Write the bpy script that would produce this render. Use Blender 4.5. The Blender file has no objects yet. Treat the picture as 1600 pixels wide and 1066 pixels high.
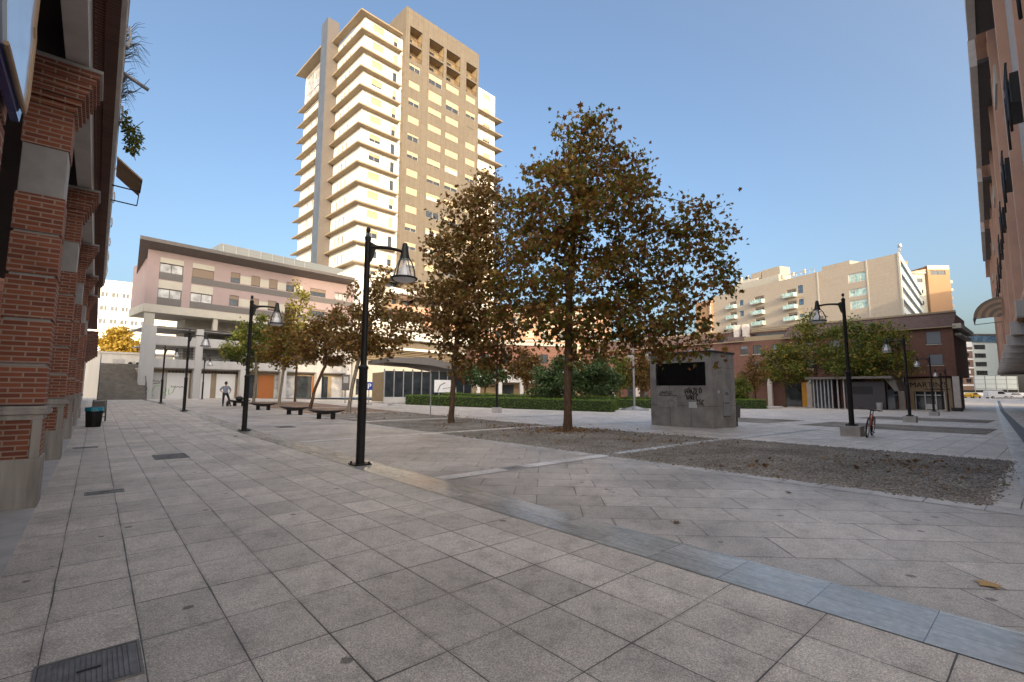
import bpy, bmesh, math, random
import numpy as np
from mathutils import Vector, Matrix
rnd = random.Random(7)
SC = bpy.context.scene
COL = SC.collection
rad = math.radians

# ------------------------------------------------------------------ terrain
def clamp(v, a, b): return max(a, min(b, v))
def zg(x, y):
    """height of the gently falling plaza"""
    return (-.014*(clamp(x, 13, 90)-13) + .015*clamp(x-92, 0, 60)
            + .011*(clamp(y, 18, 45)-18)*clamp((40-x)/25, 0, 1))

# ------------------------------------------------------------------ materials
def newmat(name):
    m = bpy.data.materials.new(name); m.use_nodes = True
    nt = m.node_tree
    return m, nt, nt.nodes['Principled BSDF']
def N(nt, t, **kw):
    n = nt.nodes.new(t)
    for k, v in kw.items():
        if k in n.inputs: n.inputs[k].default_value = v
        else: setattr(n, k, v)
    return n
def L(nt, a, b): nt.links.new(a, b)
def col(c): return (c[0], c[1], c[2], 1)
def mix(nt, fac, a, b, blend='MIX'):
    n = nt.nodes.new('ShaderNodeMix'); n.data_type = 'RGBA'; n.blend_type = blend
    for sock, v in ((n.inputs[0], fac), (n.inputs[6], a), (n.inputs[7], b)):
        if hasattr(v, 'links'): L(nt, v, sock)
        elif isinstance(v, (int, float)): sock.default_value = v
        else: sock.default_value = col(v)
    return n.outputs[2]
def ramp(nt, fac, stops, interp='LINEAR'):
    n = nt.nodes.new('ShaderNodeValToRGB'); L(nt, fac, n.inputs[0])
    cr = n.color_ramp; cr.interpolation = interp
    while len(cr.elements) < len(stops): cr.elements.new(0.5)
    for e, (p, c) in zip(cr.elements, stops):
        e.position = p; e.color = col(c) if len(c) == 3 else c
    return n.outputs[0]
def noise(nt, vec, scale, detail=4, rough=.55, dist=0):
    n = N(nt, 'ShaderNodeTexNoise'); n.inputs['Scale'].default_value = scale
    n.inputs['Detail'].default_value = detail; n.inputs['Roughness'].default_value = rough
    n.inputs['Distortion'].default_value = dist
    if vec is not None: L(nt, vec, n.inputs['Vector'])
    return n.outputs['Fac']
def objco(nt): return N(nt, 'ShaderNodeTexCoord').outputs['Object']
def wallco(nt):
    """2-D coordinates on a wall: run along it and height"""
    tc = N(nt, 'ShaderNodeTexCoord'); s = N(nt, 'ShaderNodeSeparateXYZ'); L(nt, tc.outputs['Object'], s.inputs[0])
    sn = N(nt, 'ShaderNodeSeparateXYZ'); L(nt, tc.outputs['Normal'], sn.inputs[0])
    ab = N(nt, 'ShaderNodeMath', operation='ABSOLUTE'); L(nt, sn.outputs[0], ab.inputs[0])
    gt = N(nt, 'ShaderNodeMath', operation='GREATER_THAN'); L(nt, ab.outputs[0], gt.inputs[0]); gt.inputs[1].default_value = .7
    abz = N(nt, 'ShaderNodeMath', operation='ABSOLUTE'); L(nt, sn.outputs[2], abz.inputs[0])
    gz = N(nt, 'ShaderNodeMath', operation='GREATER_THAN'); L(nt, abz.outputs[0], gz.inputs[0]); gz.inputs[1].default_value = .7
    a = N(nt, 'ShaderNodeCombineXYZ'); L(nt, s.outputs[0], a.inputs[0]); L(nt, s.outputs[2], a.inputs[1])
    b = N(nt, 'ShaderNodeCombineXYZ'); L(nt, s.outputs[1], b.inputs[0]); L(nt, s.outputs[2], b.inputs[1])
    m = N(nt, 'ShaderNodeMix'); m.data_type = 'VECTOR'
    L(nt, gt.outputs[0], m.inputs[0]); L(nt, a.outputs[0], m.inputs[4]); L(nt, b.outputs[0], m.inputs[5])
    m2 = N(nt, 'ShaderNodeMix'); m2.data_type = 'VECTOR'
    L(nt, gz.outputs[0], m2.inputs[0]); L(nt, m.outputs[1], m2.inputs[4]); L(nt, tc.outputs['Object'], m2.inputs[5])
    return m2.outputs[1]
def bump(nt, bs, h, strength=.3, dist=.01):
    b = N(nt, 'ShaderNodeBump'); b.inputs['Strength'].default_value = strength; b.inputs['Distance'].default_value = dist
    L(nt, h, b.inputs['Height']); L(nt, b.outputs[0], bs.inputs['Normal'])
def spec(bs, v):
    bs.inputs['Specular IOR Level'].default_value = v

def plain(name, c, rough=.6, metal=0, var=.15, scale=3, bmp=0, sp=.4, streak=False):
    """a plain painted or cast surface with slight mottling and grime"""
    m, nt, bs = newmat(name)
    v = objco(nt)
    if streak:
        mp = N(nt, 'ShaderNodeMapping'); mp.inputs['Scale'].default_value = (1, 1, .12); L(nt, v, mp.inputs[0]); v2 = mp.outputs[0]
    else: v2 = v
    f = noise(nt, v2, scale, 6, .6)
    lo = tuple(x*(1-var) for x in c); hi = tuple(min(1, x*(1+var)) for x in c)
    c1 = ramp(nt, f, [(.3, lo), (.7, hi)])
    L(nt, c1, bs.inputs['Base Color'])
    bs.inputs['Roughness'].default_value = rough; bs.inputs['Metallic'].default_value = metal; spec(bs, sp)
    if bmp: bump(nt, bs, noise(nt, v, 60, 3), bmp, .004)
    return m

def brickmat(name, c1, c2, mortar, bw, bh, ms=.012, rough=.85, offset=.5, var=.25, smooth=.1):
    m, nt, bs = newmat(name)
    v = wallco(nt)
    b = N(nt, 'ShaderNodeTexBrick', offset=offset)
    L(nt, v, b.inputs['Vector'])
    b.inputs['Color1'].default_value = col(c1); b.inputs['Color2'].default_value = col(c2); b.inputs['Mortar'].default_value = col(mortar)
    b.inputs['Scale'].default_value = 1; b.inputs['Mortar Size'].default_value = ms; b.inputs['Mortar Smooth'].default_value = smooth
    b.inputs['Brick Width'].default_value = bw; b.inputs['Row Height'].default_value = bh
    f = noise(nt, objco(nt), 1.7, 6)
    d = ramp(nt, f, [(.3, (1-var,)*3), (.7, (1+var*.3,)*3)])
    c = mix(nt, 1, b.outputs[0], d, 'MULTIPLY')
    L(nt, c, bs.inputs['Base Color']); bs.inputs['Roughness'].default_value = rough; spec(bs, .25)
    inv = N(nt, 'ShaderNodeMath', operation='SUBTRACT'); inv.inputs[0].default_value = 1; L(nt, b.outputs[1], inv.inputs[1])
    bump(nt, bs, inv.outputs[0], .5, .006)
    return m

def paving(name, c, bw, bh, rot=0, ox=0, oy=0, offset=0., joint=(.07, .062, .054), ms=.004, var=.12, rough=.55, blotch=.3, spots=True):
    m, nt, bs = newmat(name)
    v = objco(nt)
    mp = N(nt, 'ShaderNodeMapping', vector_type='POINT'); mp.inputs['Location'].default_value = (ox, oy, 0); mp.inputs['Rotation'].default_value = (0, 0, rot)
    L(nt, v, mp.inputs[0])
    # slightly uneven laying
    wn = N(nt, 'ShaderNodeTexNoise'); wn.inputs['Scale'].default_value = .9; wn.inputs['Detail'].default_value = 3; L(nt, v, wn.inputs['Vector'])
    sb = N(nt, 'ShaderNodeVectorMath', operation='SUBTRACT'); L(nt, wn.outputs['Color'], sb.inputs[0]); sb.inputs[1].default_value = (.5, .5, .5)
    sc = N(nt, 'ShaderNodeVectorMath', operation='SCALE'); L(nt, sb.outputs[0], sc.inputs[0]); sc.inputs['Scale'].default_value = .02
    ad = N(nt, 'ShaderNodeVectorMath', operation='ADD'); L(nt, mp.outputs[0], ad.inputs[0]); L(nt, sc.outputs[0], ad.inputs[1])
    b = N(nt, 'ShaderNodeTexBrick', offset=offset); L(nt, ad.outputs[0], b.inputs['Vector'])
    b.inputs['Color1'].default_value = (0, 0, 0, 1); b.inputs['Color2'].default_value = (1, 1, 1, 1); b.inputs['Mortar'].default_value = (.5, .5, .5, 1)
    b.inputs['Scale'].default_value = 1; b.inputs['Mortar Smooth'].default_value = .2
    b.inputs['Brick Width'].default_value = bw; b.inputs['Row Height'].default_value = bh
    # joints open and close along their run
    jn = noise(nt, v, 1.3, 3)
    jm = N(nt, 'ShaderNodeMapRange'); L(nt, jn, jm.inputs[0]); jm.inputs[1].default_value = .35; jm.inputs[2].default_value = .7
    jm.inputs[3].default_value = ms*.45; jm.inputs[4].default_value = ms*1.7
    L(nt, jm.outputs[0], b.inputs['Mortar Size'])
    lo = tuple(x*(1-var) for x in c); hi = tuple(x*(1+var) for x in c)
    tile = ramp(nt, b.outputs[0], [(0, lo), (1, hi)])
    # granular exposed aggregate
    g1 = noise(nt, v, 130, 3, .75)
    g = ramp(nt, g1, [(.32, (.30, .30, .31)), (.5, (1, 1, 1)), (.68, (1.9, 1.82, 1.75))])
    t2 = mix(nt, .85, tile, g, 'MULTIPLY')
    # big soft stains
    st = ramp(nt, noise(nt, v, .55, 7, .62), [(.3, (1-blotch,)*3), (.6, (1.06,)*3)])
    t3 = mix(nt, 1, t2, st, 'MULTIPLY')
    st2 = ramp(nt, noise(nt, v, 4.5, 6, .7), [(.33, (.66, .65, .64)), (.52, (1.04,)*3)])
    t3 = mix(nt, .7, t3, st2, 'MULTIPLY')
    if spots:   # flattened chewing gum and drips
        vo = N(nt, 'ShaderNodeTexVoronoi'); vo.inputs['Scale'].default_value = 2.3; L(nt, v, vo.inputs['Vector'])
        wob = noise(nt, v, 30, 2)
        sm = N(nt, 'ShaderNodeMath', operation='MULTIPLY_ADD'); L(nt, wob, sm.inputs[0]); sm.inputs[1].default_value = .09; L(nt, vo.outputs['Distance'], sm.inputs[2])
        sp = ramp(nt, sm.outputs[0], [(.115, (.36, .35, .34)), (.14, (1, 1, 1))])
        pick = N(nt, 'ShaderNodeSeparateColor'); L(nt, vo.outputs['Color'], pick.inputs[0])
        gt = N(nt, 'ShaderNodeMath', operation='GREATER_THAN'); gt.inputs[1].default_value = .3; L(nt, pick.outputs[0], gt.inputs[0])
        t3 = mix(nt, gt.outputs[0], t3, mix(nt, 1, t3, sp, 'MULTIPLY'))
    b2 = N(nt, 'ShaderNodeTexBrick', offset=offset); L(nt, ad.outputs[0], b2.inputs['Vector'])
    b2.inputs['Scale'].default_value = 1; b2.inputs['Mortar Smooth'].default_value = 1; b2.inputs['Mortar Size'].default_value = .035
    b2.inputs['Brick Width'].default_value = bw; b2.inputs['Row Height'].default_value = bh
    gm = N(nt, 'ShaderNodeMath', operation='MULTIPLY'); L(nt, b2.outputs[1], gm.inputs[0]); L(nt, ramp(nt, noise(nt, v, 3.1, 6, .7), [(.4, (0, 0, 0)), (.62, (.75, .75, .75))]), gm.inputs[1])
    t3 = mix(nt, gm.outputs[0], t3, mix(nt, 1, t3, (.7, .68, .65), 'MULTIPLY'))
    fin = mix(nt, b.outputs[1], t3, joint)
    L(nt, fin, bs.inputs['Base Color'])
    rr = N(nt, 'ShaderNodeMapRange'); L(nt, noise(nt, v, 2, 5), rr.inputs[0]); rr.inputs[3].default_value = rough-.12; rr.inputs[4].default_value = rough+.15
    L(nt, rr.outputs[0], bs.inputs['Roughness']); spec(bs, .4)
    hh = N(nt, 'ShaderNodeMath', operation='MULTIPLY_ADD'); L(nt, b.outputs[1], hh.inputs[0]); hh.inputs[1].default_value = -3; L(nt, g1, hh.inputs[2])
    bump(nt, bs, hh.outputs[0], .25, .004)
    return m

def slatemat(name, c, bw, bh, rot, ox=0, oy=0, rough=.3):
    """polished slate with pale veins"""
    m, nt, bs = newmat(name); v = objco(nt)
    mp = N(nt, 'ShaderNodeMapping'); mp.inputs['Location'].default_value = (ox, oy, 0); mp.inputs['Rotation'].default_value = (0, 0, rot); L(nt, v, mp.inputs[0])
    b = N(nt, 'ShaderNodeTexBrick', offset=0.); L(nt, mp.outputs[0], b.inputs['Vector'])
    b.inputs['Color1'].default_value = (0, 0, 0, 1); b.inputs['Color2'].default_value = (1, 1, 1, 1)
    b.inputs['Scale'].default_value = 1; b.inputs['Mortar Size'].default_value = .003; b.inputs['Mortar Smooth'].default_value = .2
    b.inputs['Brick Width'].default_value = bw; b.inputs['Row Height'].default_value = bh
    t = ramp(nt, b.outputs[0], [(0, tuple(x*.78 for x in c)), (1, tuple(x*1.2 for x in c))])
    w = N(nt, 'ShaderNodeTexNoise'); w.inputs['Scale'].default_value = 3.2; w.inputs['Detail'].default_value = 10; w.inputs['Roughness'].default_value = .68; w.inputs['Distortion'].default_value = .5
    # every slab is cut from another piece: shift the figure slab by slab, streaked along its length
    sh = N(nt, 'ShaderNodeVectorMath', operation='SCALE'); L(nt, b.outputs[0], sh.inputs[0]); sh.inputs['Scale'].default_value = 9
    st = N(nt, 'ShaderNodeMapping'); st.inputs['Scale'].default_value = (.7, 2.6, 1); st.inputs['Rotation'].default_value = (0, 0, .3); L(nt, mp.outputs[0], st.inputs[0])
    av = N(nt, 'ShaderNodeVectorMath', operation='ADD'); L(nt, st.outputs[0], av.inputs[0]); L(nt, sh.outputs[0], av.inputs[1]); L(nt, av.outputs[0], w.inputs['Vector'])
    cl = ramp(nt, w.outputs['Fac'], [(.3, (.62, .63, .65)), (.46, (.95, .95, .95)), (.515, (1.0, 1.0, 1.0)), (.525, (1.5, 1.5, 1.48)), (.535, (1, 1, 1)), (.7, (.74, .76, .78))])
    t = mix(nt, .9, t, cl, 'MULTIPLY')
    t = mix(nt, .7, t, ramp(nt, noise(nt, v, 18, 6, .7), [(.3, (.7,)*3), (.6, (1.1,)*3)]), 'MULTIPLY')
    t = mix(nt, b.outputs[1], t, (.05, .05, .05))
    L(nt, t, bs.inputs['Base Color']); spec(bs, .6)
    rr = N(nt, 'ShaderNodeMapRange'); L(nt, noise(nt, v, 5, 6), rr.inputs[0]); rr.inputs[3].default_value = rough-.1; rr.inputs[4].default_value = rough+.2
    L(nt, rr.outputs[0], bs.inputs['Roughness'])
    hh = N(nt, 'ShaderNodeMath', operation='MULTIPLY_ADD'); L(nt, b.outputs[1], hh.inputs[0]); hh.inputs[1].default_value = -2; L(nt, w.outputs['Fac'], hh.inputs[2])
    bump(nt, bs, hh.outputs[0], .07, .004)
    return m

def gravelmat(name, c):
    m, nt, bs = newmat(name); v = objco(nt)
    vo = N(nt, 'ShaderNodeTexVoronoi'); vo.inputs['Scale'].default_value = 46; L(nt, v, vo.inputs['Vector'])
    sp = N(nt, 'ShaderNodeSeparateColor'); L(nt, vo.outputs['Color'], sp.inputs[0])
    t = ramp(nt, sp.outputs[0], [(0, tuple(x*.35 for x in c)), (.5, c), (.9, tuple(x*1.6 for x in c)), (1, tuple(x*2.6 for x in c))])
    d = ramp(nt, noise(nt, v, .6, 7, .7), [(.32, (.52, .47, .41)), (.5, (1, .98, .95)), (.66, (1.4, 1.4, 1.4))])
    t = mix(nt, 1, t, d, 'MULTIPLY')
    L(nt, t, bs.inputs['Base Color']); bs.inputs['Roughness'].default_value = .9; spec(bs, .2)
    bump(nt, bs, vo.outputs['Distance'], 1, .02)
    return m

def glassmat(name, c=(.03, .04, .05), rough=.06, sp=.9):
    m, nt, bs = newmat(name)
    f = noise(nt, objco(nt), 1.1, 3)
    L(nt, ramp(nt, f, [(.3, tuple(x*.6 for x in c)), (.7, tuple(x*1.5 for x in c))]), bs.inputs['Base Color'])
    bs.inputs['Roughness'].default_value = rough; spec(bs, sp)
    return m
def clearglass(name):
    m, nt, bs = newmat(name)
    bs.inputs['Base Color'].default_value = (.92, .95, .95, 1); bs.inputs['Roughness'].default_value = .08
    bs.inputs['Transmission Weight'].default_value = .0; bs.inputs['Alpha'].default_value = .13; spec(bs, .35)
    return m
def slatted(name, c, pitch, rough=.5, depth=.5):
    """roller shutter / louvre: horizontal slats as relief"""
    m, nt, bs = newmat(name); v = objco(nt)
    s = N(nt, 'ShaderNodeSeparateXYZ'); L(nt, v, s.inputs[0])
    mu = N(nt, 'ShaderNodeMath', operation='DIVIDE'); L(nt, s.outputs[2], mu.inputs[0]); mu.inputs[1].default_value = pitch
    fr = N(nt, 'ShaderNodeMath', operation='FRACT'); L(nt, mu.outputs[0], fr.inputs[0])
    L(nt, ramp(nt, fr.outputs[0], [(0, tuple(x*.55 for x in c)), (.12, c), (1, c)]), bs.inputs['Base Color'])
    bs.inputs['Roughness'].default_value = rough; spec(bs, .4)
    bump(nt, bs, fr.outputs[0], depth, .01)
    return m
def leafmat(name, stops, trans=.3):
    m, nt, bs = newmat(name)
    g = N(nt, 'ShaderNodeNewGeometry')
    c = ramp(nt, g.outputs['Random Per Island'], stops)
    L(nt, c, bs.inputs['Base Color']); bs.inputs['Roughness'].default_value = .55; spec(bs, .3)
    tr = N(nt, 'ShaderNodeBsdfTranslucent'); L(nt, mix(nt, 1, c, (1.3, 1.2, .7), 'MULTIPLY'), tr.inputs[0])
    ms = N(nt, 'ShaderNodeMixShader'); ms.inputs[0].default_value = trans
    L(nt, bs.outputs[0], ms.inputs[1]); L(nt, tr.outputs[0], ms.inputs[2])
    L(nt, ms.outputs[0], nt.nodes['Material Output'].inputs[0])
    return m
def barkmat(name, c):
    m, nt, bs = newmat(name); v = objco(nt)
    mp = N(nt, 'ShaderNodeMapping'); mp.inputs['Scale'].default_value = (9, 9, 2); L(nt, v, mp.inputs[0])
    f = noise(nt, mp.outputs[0], 2.2, 7, .7, .6)
    L(nt, ramp(nt, f, [(.3, tuple(x*.45 for x in c)), (.55, c), (.75, tuple(x*1.7 for x in c))]), bs.inputs['Base Color'])
    bs.inputs['Roughness'].default_value = .9; spec(bs, .2); bump(nt, bs, f, .8, .03)
    return m

MAT = {}
def mats():
    M = MAT
    M['walk'] = paving('walkway_slabs', (.53, .475, .412), .44, .644, 0, -.31+.44, -1.77+.644, ms=.0045)
    M['diag'] = paving('diagonal_slabs', (.45, .408, .366), .9, .6, rad(45), .1, .2, offset=.37, ms=.005, blotch=.35, rough=.46)
    M['plaza'] = paving('plaza_slabs', (.57, .52, .465), .6, .6, 0, .1, .2, offset=.5, ms=.006, blotch=.2, rough=.5)
    M['border'] = paving('border_slabs', (.48, .455, .43), .6, .45, rad(90), .1, 0, ms=.006, spots=False)
    M['street'] = paving('street_slabs', (.42, .41, .41), 2.4, 2.4, 0, 0, 0, ms=.01, spots=False)
    M['slate'] = slatemat('polished_slate', (.37, .36, .335), .63, .315, rad(90), 0, 0, rough=.15)
    M['bandstone'] = slatemat('pale_band_stone', (.52, .51, .50), .6, .4, 0, rough=.27)
    M['darkband'] = slatemat('dark_band_stone', (.10, .10, .11), .6, .3, 0, rough=.5)
    M['kerbstone'] = plain('trim_concrete', (.42, .40, .38), .7, var=.2, scale=2, bmp=.1)
    M['gravel'] = gravelmat('grey_gravel', (.235, .212, .185))
    M['soil'] = gravelmat('red_soil', (.30, .215, .165))
    M['stone'] = plain('loose_stones', (.27, .245, .215), .9, var=.7, scale=25, sp=.2)
    M['brick'] = brickmat('long_red_brick', (.34, .113, .062), (.21, .070, .046), (.39, .285, .225), .235, .0655, .0095, var=.3)
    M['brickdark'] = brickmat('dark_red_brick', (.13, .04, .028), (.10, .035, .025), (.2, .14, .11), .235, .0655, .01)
    M['soldier'] = brickmat('soldier_brick', (.17, .085, .06), (.12, .06, .045), (.08, .05, .04), .6, .065, .012, offset=0)
    M['granite'] = plain('plinth_granite', (.30, .275, .25), .75, var=.5, scale=4, bmp=.2, streak=True)
    M['concrete'] = plain('column_concrete', (.36, .345, .33), .7, var=.16, scale=2.5, bmp=.15)
    M['beam'] = plain('beam_concrete', (.50, .46, .43), .7, var=.12, scale=2, bmp=.1)
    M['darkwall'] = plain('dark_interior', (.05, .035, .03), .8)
    M['metalgrey'] = plain('grey_metal', (.30, .30, .31), .45, .3)
    M['white_pipe'] = plain('pale_pipe', (.62, .58, .54), .5)
    M['black'] = plain('black_iron', (.011, .010, .010), .5, .0, var=.4, scale=8, sp=.35)
    M['blackmatte'] = plain('black_rubber', (.012, .012, .012), .7)
    M['navy'] = plain('cobalt_tile', (.02, .03, .16), .15, sp=.7)
    M['whitetile'] = plain('white_tile', (.62, .70, .78), .12, sp=.7, var=.06)
    M['cream'] = plain('cream_panel', (.42, .395, .335), .7, var=.06, scale=1)
    M['pink'] = plain('mauve_plaster', (.31, .24, .232), .85, var=.05, scale=.8)
    M['greyband'] = plain('dark_grey_panel', (.125, .115, .11), .7, var=.08)
    M['whitewall'] = plain('white_stone_cladding', (.40, .39, .375), .7, var=.1, scale=1.2, streak=True)
    M['brightwhite'] = plain('white_render', (.80, .77, .70), .8, var=.04, scale=.6)
    M['roofmetal'] = plain('zinc_roof', (.13, .115, .105), .5, .2, var=.12)
    M['soffit'] = plain('roof_soffit', (.24, .21, .19), .8)
    M['penthouse'] = slatted('ribbed_zinc', (.17, .185, .19), .45, .45, .3)
    M['frame'] = plain('dark_frame', (.05, .045, .045), .5)
    M['framelight'] = plain('pale_frame', (.5, .47, .42), .5)
    M['glass'] = glassmat('window_glass', (.03, .036, .042))
    M['glasslight'] = glassmat('curtained_glass', (.40, .40, .39), .12, .6)
    M['glassblue'] = glassmat('blue_glass', (.07, .13, .20), .08)
    M['balconyglass'] = glassmat('green_glass', (.36, .50, .47), .15, .6)
    M['blindbrown'] = slatted('brown_shutter', (.22, .165, .12), .06)
    M['blind'] = slatted('cream_shutter', (.47, .375, .24), .06, .55, .25)
    M['blindgrey'] = slatted('grey_shutter', (.16, .18, .21), .06)
    M['slab'] = plain('tower_slab', (.26, .205, .135), .75, var=.1, scale=.7)
    M['towerbrown'] = brickmat('brown_panel', (.170, .144, .112), (.157, .133, .104), (.115, .095, .072), 1.2, 3.57, .03, offset=0, var=.12)
    M['towergold'] = plain('loggia_wall', (.27, .20, .115), .8)
    M['fin'] = plain('fin_shade_grey', (.16, .175, .19), .4, .55, var=.15, scale=.5)  # blue-grey shade of the fin's left face put into the colour
    M['shutterwhite'] = slatted('white_shop_shutter', (.66, .65, .63), .09, .6, .15)
    M['orange'] = plain('orange_panel', (.30, .10, .025), .6, var=.08)
    M['yellow'] = plain('yellow_panel', (.62, .30, .03), .5, var=.08)
    M['terracotta'] = plain('salmon_rib', (.56, .33, .235), .75, var=.1, scale=1)
    M['infill'] = brickmat('grey_tile', (.46, .45, .45), (.42, .41, .41), (.30, .3, .3), .2, .1, .008, var=.1)
    M['wood'] = plain('timber_soffit', (.30, .175, .085), .6, var=.3, scale=4)
    M['redbrick'] = brickmat('terrace_brick', (.175, .075, .056), (.135, .062, .048), (.17, .12, .10), .3, .1, .012, var=.15)
    M['rooftile'] = brickmat('brown_roof_tile', (.155, .10, .085), (.12, .08, .07), (.06, .04, .035), .3, .3, .03)
    M['beige'] = brickmat('beige_cladding', (.40, .345, .28), (.38, .33, .265), (.34, .29, .235), 2.4, .9, .02, offset=.5, var=.1)
    M['peach'] = brickmat('peach_brick', (.36, .20, .125), (.33, .185, .12), (.36, .26, .19), .3, .1, .012, var=.12)
    M['paleyellow'] = leafmat('pale_yellow_leaf', [(0, (.10, .11, .02)), (.5, (.2, .19, .03)), (1, (.34, .29, .06))], .4)
    M['planemix'] = leafmat('plane_leaf_mixed', [(0, (.05, .085, .015)), (.45, (.10, .14, .025)), (.7, (.19, .18, .03)), (.88, (.26, .17, .035)), (1, (.3, .22, .05))], .35)
    M['kioskdark'] = plain('charcoal_cladding', (.045, .04, .046), .6, var=.15)
    M['shopwood'] = plain('shop_timber', (.27, .19, .115), .6, var=.12)
    M['citybrick'] = plain('distant_brick', (.22, .14, .11), .8)
    M['orangebrick'] = plain('ochre_brick', (.31, .185, .10), .8, var=.08)
    M['conc_box'] = plain('cast_concrete', (.36, .342, .32), .85, var=.30, scale=1.6, bmp=.25)
    M['grille'] = plain('grille_black', (.008, .008, .009), .5)
    M['paper'] = plain('weathered_paper', (.40, .38, .36), .8, var=.25, scale=8)
    M['metalbox'] = plain('painted_meter_box', (.36, .36, .36), .5, var=.15)
    M['spray'] = plain('black_spray_paint', (.015, .015, .018), .7)
    M['spraygreen'] = plain('green_spray_paint', (.22, .42, .12), .7)
    M['hedge'] = leafmat('hedge_leaf', [(0, (.055, .10, .016)), (.5, (.12, .19, .028)), (1, (.22, .30, .05))], .3)
    M['hedgecore'] = plain('hedge_core', (.02, .035, .01), .9)
    M['plane'] = leafmat('plane_leaf', [(0, (.07, .09, .015)), (.25, (.125, .12, .02)), (.45, (.17, .105, .022)), (.7, (.15, .055, .024)), (.86, (.22, .125, .03)), (1, (.32, .22, .05))], .42)
    M['planedry'] = leafmat('plane_leaf_dry', [(0, (.08, .08, .016)), (.35, (.15, .09, .026)), (.7, (.14, .06, .024)), (1, (.25, .16, .045))], .4)
    M['planegreen'] = leafmat('plane_leaf_green', [(0, (.055, .09, .016)), (.5, (.10, .135, .024)), (.8, (.15, .15, .03)), (1, (.26, .2, .045))], .35)
    M['evergreen'] = leafmat('evergreen_leaf', [(0, (.02, .04, .013)), (.6, (.05, .09, .024)), (1, (.13, .18, .07))], .15)
    M['goldleaf'] = leafmat('golden_leaf', [(0, (.25, .17, .025)), (.6, (.40, .27, .04)), (1, (.5, .36, .07))], .4)
    M['straw'] = leafmat('dry_stem', [(0, (.10, .09, .05)), (1, (.2, .17, .09))], .2)
    M['bark'] = barkmat('brown_bark', (.10, .062, .04))
    M['barkpale'] = barkmat('pale_bark', (.22, .19, .15))
    M['bigleaf'] = plain('golden_dry_leaf', (.42, .25, .085), .6, var=.3, scale=40)
    M['deadleaf'] = leafmat('fallen_leaf', [(0, (.20, .10, .03)), (.6, (.15, .075, .03)), (1, (.30, .19, .07))], .2)
    M['bag'] = plain('turquoise_bag', (.01, .20, .28), .35, sp=.6)
    M['canvas'] = plain('canvas_awning', (.40, .27, .17), .8)
    M['skin'] = plain('skin', (.35, .19, .12), .5)
    M['shirt'] = plain('grey_blue_shirt', (.17, .19, .24), .8)
    M['trousers'] = plain('dark_trousers', (.02, .022, .03), .8)
    M['hair'] = plain('dark_hair', (.02, .015, .012), .6)
    M['bikered'] = plain('orange_frame_paint', (.42, .07, .02), .3, sp=.6)
    M['chrome'] = plain('bare_metal', (.5, .5, .5), .3, .8)
    M['lampglass'] = clearglass('lamp_glass')
    M['reflector'] = plain('lamp_reflector', (.66, .66, .66), .4, .1, var=.05)
    M['signblue'] = plain('sign_blue', (.02, .06, .35), .4)
    M['signwhite'] = plain('sign_white', (.75, .76, .78), .5, var=.05)
    M['carwhite'] = plain('white_car_paint', (.7, .7, .7), .25, sp=.7, var=.03)
    M['caryellow'] = plain('yellow_car_paint', (.55, .33, .02), .3, sp=.6, var=.03)
    M['caramber'] = plain('car_lamp', (.45, .05, .02), .3)
    M['hoarding'] = plain('pale_hoarding', (.50, .56, .55), .6, var=.1)
    M['stepstone'] = plain('stair_stone', (.16, .145, .125), .8, var=.25, scale=2)
    M['castiron'] = plain('cast_iron', (.17, .165, .16), .6, .3, var=.35, scale=9)
mats()

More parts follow.
